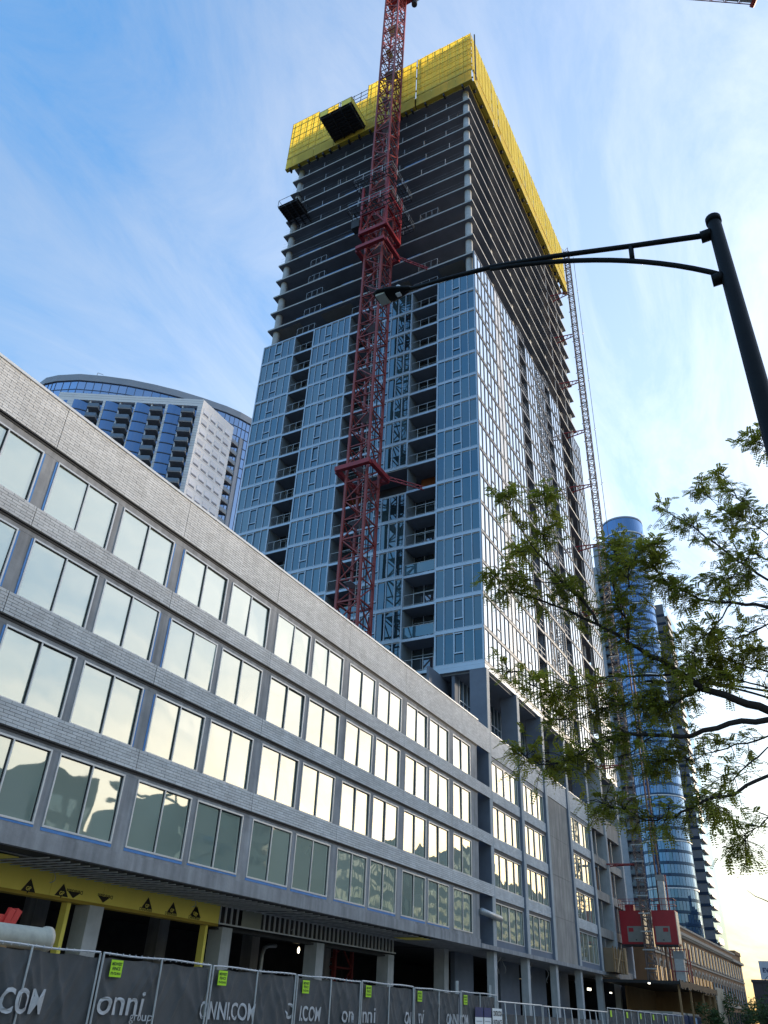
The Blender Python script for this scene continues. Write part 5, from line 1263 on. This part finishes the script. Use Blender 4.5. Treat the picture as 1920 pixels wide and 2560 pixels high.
# curved crown
arc = [(-157.92, 92.38), (-154.6, 91.7), (-151.12, 92.32), (-145.55, 94.48), (-140.4, 97.8), (-135.51, 101.52), (-131.0, 105.8), (-126.85, 110.34), (-122.9, 115.5), (-119.2, 121.01), (-117.4, 124.6), (-116.34, 128.01)]
cw = MB(); tp = MB(); rb_ = MB()
nf = []
for i in range(len(arc) - 1):
    for k in range(3): nf.append((arc[i][0] + (arc[i + 1][0] - arc[i][0]) * k / 3, arc[i][1] + (arc[i + 1][1] - arc[i][1]) * k / 3))
nf.append(arc[-1])
cw.prism([(x - .02, y) for x, y in nf] + [(-122, 150), (-170, 150), (-172, 100)], 60, 133.9); cw.build('curved_glass_wall', bg_glass2, lc)
def off(i, d):
    a, b = nf[max(0, i - 1)], nf[min(len(nf) - 1, i + 1)]; tx, ty = b[0] - a[0], b[1] - a[1]; l = math.hypot(tx, ty); return nf[i][0] + ty / l * d, nf[i][1] - tx / l * d
poly = [off(i, .35) for i in range(len(nf))]
tp.prism(poly + [(-122, 150.3), (-170, 150.3), (-172.4, 100)], 134.0, 136.0); tp.build('crown_fascia', bg_grey, lc)
for i in range(0, len(nf)):
    x, y = off(i, .06); MB().bar((x, y, 60), (x, y, 133.9), .10).build('crown_mullion', pmat('crown mullion', (0.10, 0.13, 0.2), rough=.5), lc)
for z in (131.2, 128.2, 125.2, 122.2, 119.2, 116.2):
    r = MB()
    for i in range(len(nf) - 1): r.bar((*off(i, .05), z), (*off(i + 1, .05), z), .12)
    r.build('crown_transom', MATS['crown mullion'], lc)
MB().bar((-143, 97.2, 136), (-142, 96.6, 137.0), .12).build('roof_davit', galv, lc); MB().bar((-142, 96.6, 137), (-141, 97.6, 136.8), .1).build('roof_davit', galv, lc)

# ------------------------------------------------------------------ background: curved blue tower beyond the hoist
ct = thing('curved_blue_tower', 'tall blue glass tower with a rounded end beyond the hoist', 'building', (-45.5, 252, 0))
cc = Vector((-45.6, 252.0)); rr_ = 6.95; HT = 153.0; NS = 24
def ring(z0, z1, r, a0=0, a1=360, n=40):
    mb = MB()
    pts = [(cc.x + r * math.cos(R(a0 + (a1 - a0) * i / n)), cc.y + r * math.sin(R(a0 + (a1 - a0) * i / n))) for i in range(n + 1)]
    for i in range(n): mb.add([(*pts[i], z0), (*pts[i + 1], z0), (*pts[i + 1], z1), (*pts[i], z1)], [(0, 1, 2, 3)])
    return mb
MB().tube([(cc.x, cc.y, 0), (cc.x, cc.y, HT - .4)], rr_ - .12, 40).build('inner_drum', dark_in, ct)
zz_ = 3.0; k = 0
while zz_ < HT - 9:
    g = MB()
    for i in range(NS * 2):
        a0, a1 = 360 * i / (NS * 2), 360 * (i + 1) / (NS * 2)
        if not (150 < a0 < 380): continue
        p = [(cc.x + rr_ * math.cos(R(a)), cc.y + rr_ * math.sin(R(a))) for a in (a0 + .35, a1 - .35)]
        t = random.gauss(0, .02); g.add([(*p[0], zz_ + .75), (*p[1], zz_ + .75), (p[1][0] + t, p[1][1] + t, zz_ + 3.0), (p[0][0] + t, p[0][1] + t, zz_ + 3.0)], [(0, 1, 2, 3)])
    g.build('window_band', bg_glass, ct)
    ring(zz_, zz_ + .76, rr_ + .05, 150, 380).build('spandrel_band', glass('blue spandrel', (0.02, 0.04, 0.08), (0.03, 0.055, 0.1), refl=(.03, .22), tint=(.4, .55, .8), warp=0), ct)
    if k % 4 == 2: ring(zz_ - .12, zz_ + .18, rr_ + .28, 150, 380).build('pale_ledge', white_p, ct)
    zz_ += 3.06; k += 1
ring(zz_, HT, rr_ + .05, 150, 380).build('crown_glass', bg_glass, ct); ring(HT - .5, HT + .1, rr_ + .2, 150, 380).build('crown_rim', bg_grey, ct)
ring(zz_ - .1, zz_ + .3, rr_ + .25, 150, 380).build('pale_ledge', white_p, ct)
MB().tube([(cc.x, cc.y, HT - .4), (cc.x, cc.y, HT)], rr_ - .1, 40).build('roof', bg_grey, ct); MB().bar((cc.x, cc.y - 3, HT), (cc.x, cc.y - 3, HT + 2.5), .12).build('antenna', steel_dark, ct)
MB().box(cc.x - 11.5, cc.x - 1, cc.y + 1.5, cc.y + 26, 0, HT - 4).build('rear_block', bg_grey, ct)
gy = MB().box(-59.5, -56.4, 252.2, 270, 0, 139).build('side_wall', pmat('pale grey far wall', (0.36, 0.38, 0.42), rough=.6), ct)
for kk in range(38):
    z = 20 + kk * 3.06
    o = MB().box(-56.3, -52.0, 251.8, 254.0, z - .25, z).build('balcony', pmat('dark far balcony', (0.06, 0.07, 0.09)), ct)
    MB().box(-56.3, -52.2, 251.7, 251.78, z + .05, z + 1.0).build('railing', pmat('far rail glass', (0.06, 0.09, 0.13), rough=.2), o)
    MB().box(-59.0, -58.2, 252.12, 252.2, z + .6, z + 2.2).build('window', bg_glass, ct)
MB().box(-56.4, -51.5, 254, 254.2, 0, 146).build('balcony_back', dark_in, ct)
# second block behind to its right, with saw tooth balconies
c2_ = thing('blue_side_tower', 'narrow blue tower with saw tooth balconies right of the curved tower', 'building', (-39, 275, 0))
MB().box(-43, -38.2, 268, 290, 0, 128).build('wall', glass('side tower glass', (0.05, 0.10, 0.17), (0.08, 0.14, 0.22), refl=(0.3, 0.7), tint=(.6, .8, 1), warp=0), c2_)
for kk in range(40):
    z = 4 + kk * 3.06
    MB().box(-43, -38.15, 267.8, 268.02, z, z + .8).build('spandrel_band', MATS['blue spandrel'], c2_)
    o = MB().box(-38.3, -37.35, 268.3, 276, z - .35, z + .1).build('balcony', pmat('balcony slab brown', (0.17, 0.145, 0.13)), c2_); MB().box(-37.45, -37.38, 268.4, 276, z + .1, z + 1.3).build('railing', pmat('bronze rail', (0.10, 0.10, 0.11), rough=.4), o)

# ------------------------------------------------------------------ background: long tan brick building
tb_ = thing('tan_brick_building', 'long tan brick building with arched windows along the street beyond', 'building', (-27, 140, 0))
MB().box(-34, -21.1, 100, 172.7, 0, 12.7).build('wall', tan_m, tb_)
MB().box(-34, -20.75, 99.8, 160, 11.55, 11.9).build('cornice', tan_stone, tb_)
MB().box(-34, -20.7, 160.2, 173.0, 11.3, 11.7).build('cornice', tan_stone, tb_); MB().box(-34, -20.95, 166, 172.8, 12.7, 13.3).build('parapet', tan_m, tb_)
MB().box(-34, -21.0, 99.9, 166, 12.5, 12.75).build('coping', tan_stone, tb_)
d = MB(); y = 100.2
while y < 159.8: d.box(-21.1, -20.85, y, y + .25, 11.3, 11.55); y += .5
d.build('dentil_row', tan_stone, tb_)
MB().box(-21.1, -20.98, 100, 172.7, 8.55, 8.75).build('string_course', tan_stone, tb_); MB().box(-21.1, -20.9, 100, 172.7, 4.6, 4.95).build('string_course', tan_stone, tb_)
for q in range(27):
    y = 100.6 + q * 2.68
    o = MB().box(-21.09, -21.04, y, y + 1.5, 9.0, 10.9).build('window', tan_win, tb_)
    MB().box(-21.06, -20.98, y - .08, y + 1.58, 8.85, 9.0).build('sill', tan_stone, o); MB().box(-21.06, -21.0, y + .7, y + .8, 9.0, 10.9).build('mullion', white_p, o); MB().box(-21.06, -21.0, y - .02, y + .06, 9.0, 10.9).build('jamb', white_p, o)
    o = MB().box(-21.09, -21.04, y, y + 1.35, 5.2, 7.3).build('window', tan_win, tb_)
    ar = MB(); pts = [(y + .675 + .95 * math.cos(math.pi * i / 10), 7.3 + .85 * math.sin(math.pi * i / 10)) for i in range(11)]; inn = [(y + .675 + .66 * math.cos(math.pi * i / 10), 7.3 + .58 * math.sin(math.pi * i / 10)) for i in range(11)]
    for i in range(10): ar.add([(-21.02, *pts[i]), (-21.02, *pts[i + 1]), (-21.02, *inn[i + 1]), (-21.02, *inn[i]), (-21.12, *pts[i]), (-21.12, *pts[i + 1]), (-21.12, *inn[i + 1]), (-21.12, *inn[i])], [(0, 1, 2, 3), (0, 4, 5, 1), (2, 6, 7, 3)])
    ar.build('arch', tan_stone, o); MB().box(-21.06, -21.0, y + .62, y + .72, 5.2, 7.3).build('mullion', white_p, o)
    o = MB().box(-21.09, -21.04, y + .1, y + 1.9, .8, 4.0).build('shop_window', tan_win, tb_)
ds = thing('dark_low_building', 'dark low building at the far end of the street', 'building', (-14, 240, 0))
MB().box(-27, -6, 236, 260, 0, 11.5).build('wall', pmat('dark far brick', (0.06, 0.045, 0.045), rough=.9), ds); MB().box(-27.2, -5.8, 235.8, 260, 11.5, 12.1).build('parapet', pmat('dark far brick', (0.06, 0.045, 0.045)), ds)
for q in range(6): MB().box(-25 + q * 3.2, -23.4 + q * 3.2, 235.95, 236.0, 6.5, 9).build('window', tan_win, ds)
# billboard
bbp = at(1420 + 1580 * 500 / 1659, 2160 + 825 * 500 / 1659, 'y', 110.0)
bd = thing('billboard', 'white billboard with dark blue lettering cut off by the right picture edge', 'billboard', (bbp.x + 2.2, 110, 0))
MB().box(bbp.x, bbp.x + 4.6, 110, 110.25, bbp.z - 1.55, bbp.z + .25).build('panel', pmat('billboard face', (0.62, 0.66, 0.74), rough=.6), bd)
for body, size, dx, dz in (('W', .42, 1.25, -.3), ('EVER', .62, .3, -.86)):
    vs, fs = text_geo(body, size, .95, 0, .02); mb = MB(); mb.add([(bbp.x + dx + a, 109.98, bbp.z + dz + b) for a, b in vs], fs); mb.build('lettering', pmat('navy print', (0.03, 0.035, 0.12)), bd)
for x in (1.0, 3.4): MB().bar((bbp.x + x, 110.4, 0), (bbp.x + x, 110.4, bbp.z - .4), .22).build('post', steel_dark, bd)
# small street trees along the far pavement
def street_tree(x, y, h, r, label, n=900):
    t = thing('street_tree', label, 'tree', (x, y, .1), 'small street trees by the tan building')
    MB().tube([(x, y, .1), (x + .05, y, h * .45), (x, y + .05, h * .8)], [.12, .09, .03], 7).build('trunk', bark, t, True)
    c = MB(); lm = MB()
    blobs = [(Vector((x + random.gauss(0, r * .4), y + random.gauss(0, r * .4), h * .68 + random.gauss(0, h * .14))), r * random.uniform(.35, .6)) for _ in range(9)]
    for b, q in blobs: lm.tube([(x, y, h * .42), b], [.05, .015], 5)
    for _ in range(n):
        b, q = random.choice(blobs); v = Vector((random.gauss(0, 1), random.gauss(0, 1), random.gauss(0, 1))).normalized() * q * random.random() ** .4; p = b + v
        u = Vector((random.gauss(0, 1), random.gauss(0, 1), random.gauss(0, .6))).normalized(); wv = u.cross(Vector((random.gauss(0, 1), random.gauss(0, 1), 1))).normalized(); s = random.uniform(.10, .2)
        c.quad(p, p + u * s + wv * s * .45, p + u * s * 2, p + u * s - wv * s * .45)
    lm.build('limb', bark, t); tag(c.build('crown', leaf_d, t), kind='stuff')
for i, (x, y, h, r, lab) in enumerate(((-15.2, 101, 5.0, 1.8, 'small dark street tree at the end of the plywood hoarding'), (-13.4, 88, 3.4, 1.4, 'low street tree in front of the plywood hoarding'), (-12.6, 100, 4.2, 1.8, 'street tree left of the billboard, nearer the fence'), (-11.6, 112, 4.6, 2.2, 'rounded street tree below the tan building corner'), (-10.2, 96, 4.2, 1.9, 'dark street tree at the lower right corner'), (-9.6, 118, 6.2, 2.6, 'taller street tree under the billboard'), (-11.4, 150, 6.5, 3.0, 'distant street tree in front of the dark low building'))):
    street_tree(x, y, h, r, lab)
# lamp brackets near the billboard
for i, x in enumerate((-10.9, -10.1)):
    t = thing('bracket_lamp', 'thin dark bracket lamp post under the billboard, %s one' % ('left' if i == 0 else 'right'), 'street lamp', (x, 104, .1))
    MB().bar((x, 104, .1), (x, 104, 6.2 - i * .9), .09, n=6).build('post', steel_dark, t); MB().tube([(x, 104, 5.9 - i * .9), (x + .5, 104, 6.5 - i * .9), (x + 1.3, 104, 6.8 - i * .9)], .03, 5).build('bracket', steel_dark, t)

# ------------------------------------------------------------------ buildings across the street (seen mirrored in the windows)
def across(x, y0, y1, h, label, col, dome=0, frame=False):
    t = thing('opposite_building', label, 'building', (x + 8, (y0 + y1) / 2, 0), 'buildings across the street')
    col = tuple(min(.34, c * 1.6) for c in col); mt = pmat('opposite wall %d' % len(MATS), col, tuple(c * .8 for c in col), rough=.85, nscale=.2)
    if dome:
        n = 14; prof = [(y0, 0), (y1, 0)] + [(y1 + (y0 - y1) * i / n, h - dome + dome * math.sin(math.pi * (.12 + .76 * i / n))) for i in range(n + 1)]
        m_ = MB(); k_ = len(prof); m_.add([(x, a, b) for a, b in prof] + [(x + 18, a, b) for a, b in prof], [tuple(range(k_)), tuple(range(k_, 2 * k_))[::-1]] + [(i, i + k_, (i + 1) % k_ + k_, (i + 1) % k_) for i in range(k_)])
        m_.build('wall', mt, t)
    else: MB().box(x, x + 18, y0, y1, 0, h).build('wall', mt, t)
    wd = MB(); z = 4
    while z < h - 3 - dome:
        y = y0 + 1
        while y < y1 - 1.5: wd.box(x - .05, x - .02, y, y + 1.3, z, z + 1.7); y += 2.4
        z += 3.2
    tag(wd.build('window', glass('opposite glass', (0.03, .04, .045), (.07, .08, .08), refl=(.15, .7), warp=0), t), kind='stuff')
    if frame:
        f = MB()
        for z in (h + 2.5, h + 5): f.bar((x, y0, z), (x, y1, z), .5); f.bar((x + 16, y0, z), (x + 16, y1, z), .5)
        for y in (y0 + .3, (y0 + y1) / 2, y1 - .3): f.bar((x, y, h), (x, y, h + 5), .5); f.bar((x, y, h + 5), (x + 16, y, h + 5), .5)
        f.build('roof_frame', mt, t)
gcol = (0.26, 0.29, 0.26)
for a in ((60, 58, 80, 29.5, 'round topped office block across the street', gcol, 3.5, False), (60, 83, 91, 32, 'stepped brick tower across the street', (0.17, 0.16, 0.14), 0, False), (60, 91.2, 99, 24.5, 'low wing beside the stepped brick tower across the street', (0.17, 0.16, 0.14), 0, False), (60, 108, 128, 32, 'block with open steel roof frame across the street', (0.15, 0.17, 0.16), 0, True), (60, 128.2, 138, 37, 'tall slab next to the roof frame block across the street', (0.16, .18, .16), 0, False), (60, 162, 195, 36.5, 'wide pale block across the street from the fence end', (0.18, .19, .17), 0, False), (62, 196, 200, 40, 'thin tower across the street', (0.16, .17, .16), 0, False), (60, 200.2, 209, 28, 'low link building across the street', (.17, .17, .16), 0, False), (60, 209.2, 232, 38.5, 'long block across the street past the link building', (.17, .18, .17), 0, False), (60, 232.5, 262, 44, 'high block across the street opposite the hoist', (.16, .17, .17), 0, False), (60, 263, 420, 41, 'very long far block across the street', (.17, .17, .16), 0, False)):
    across(*a)
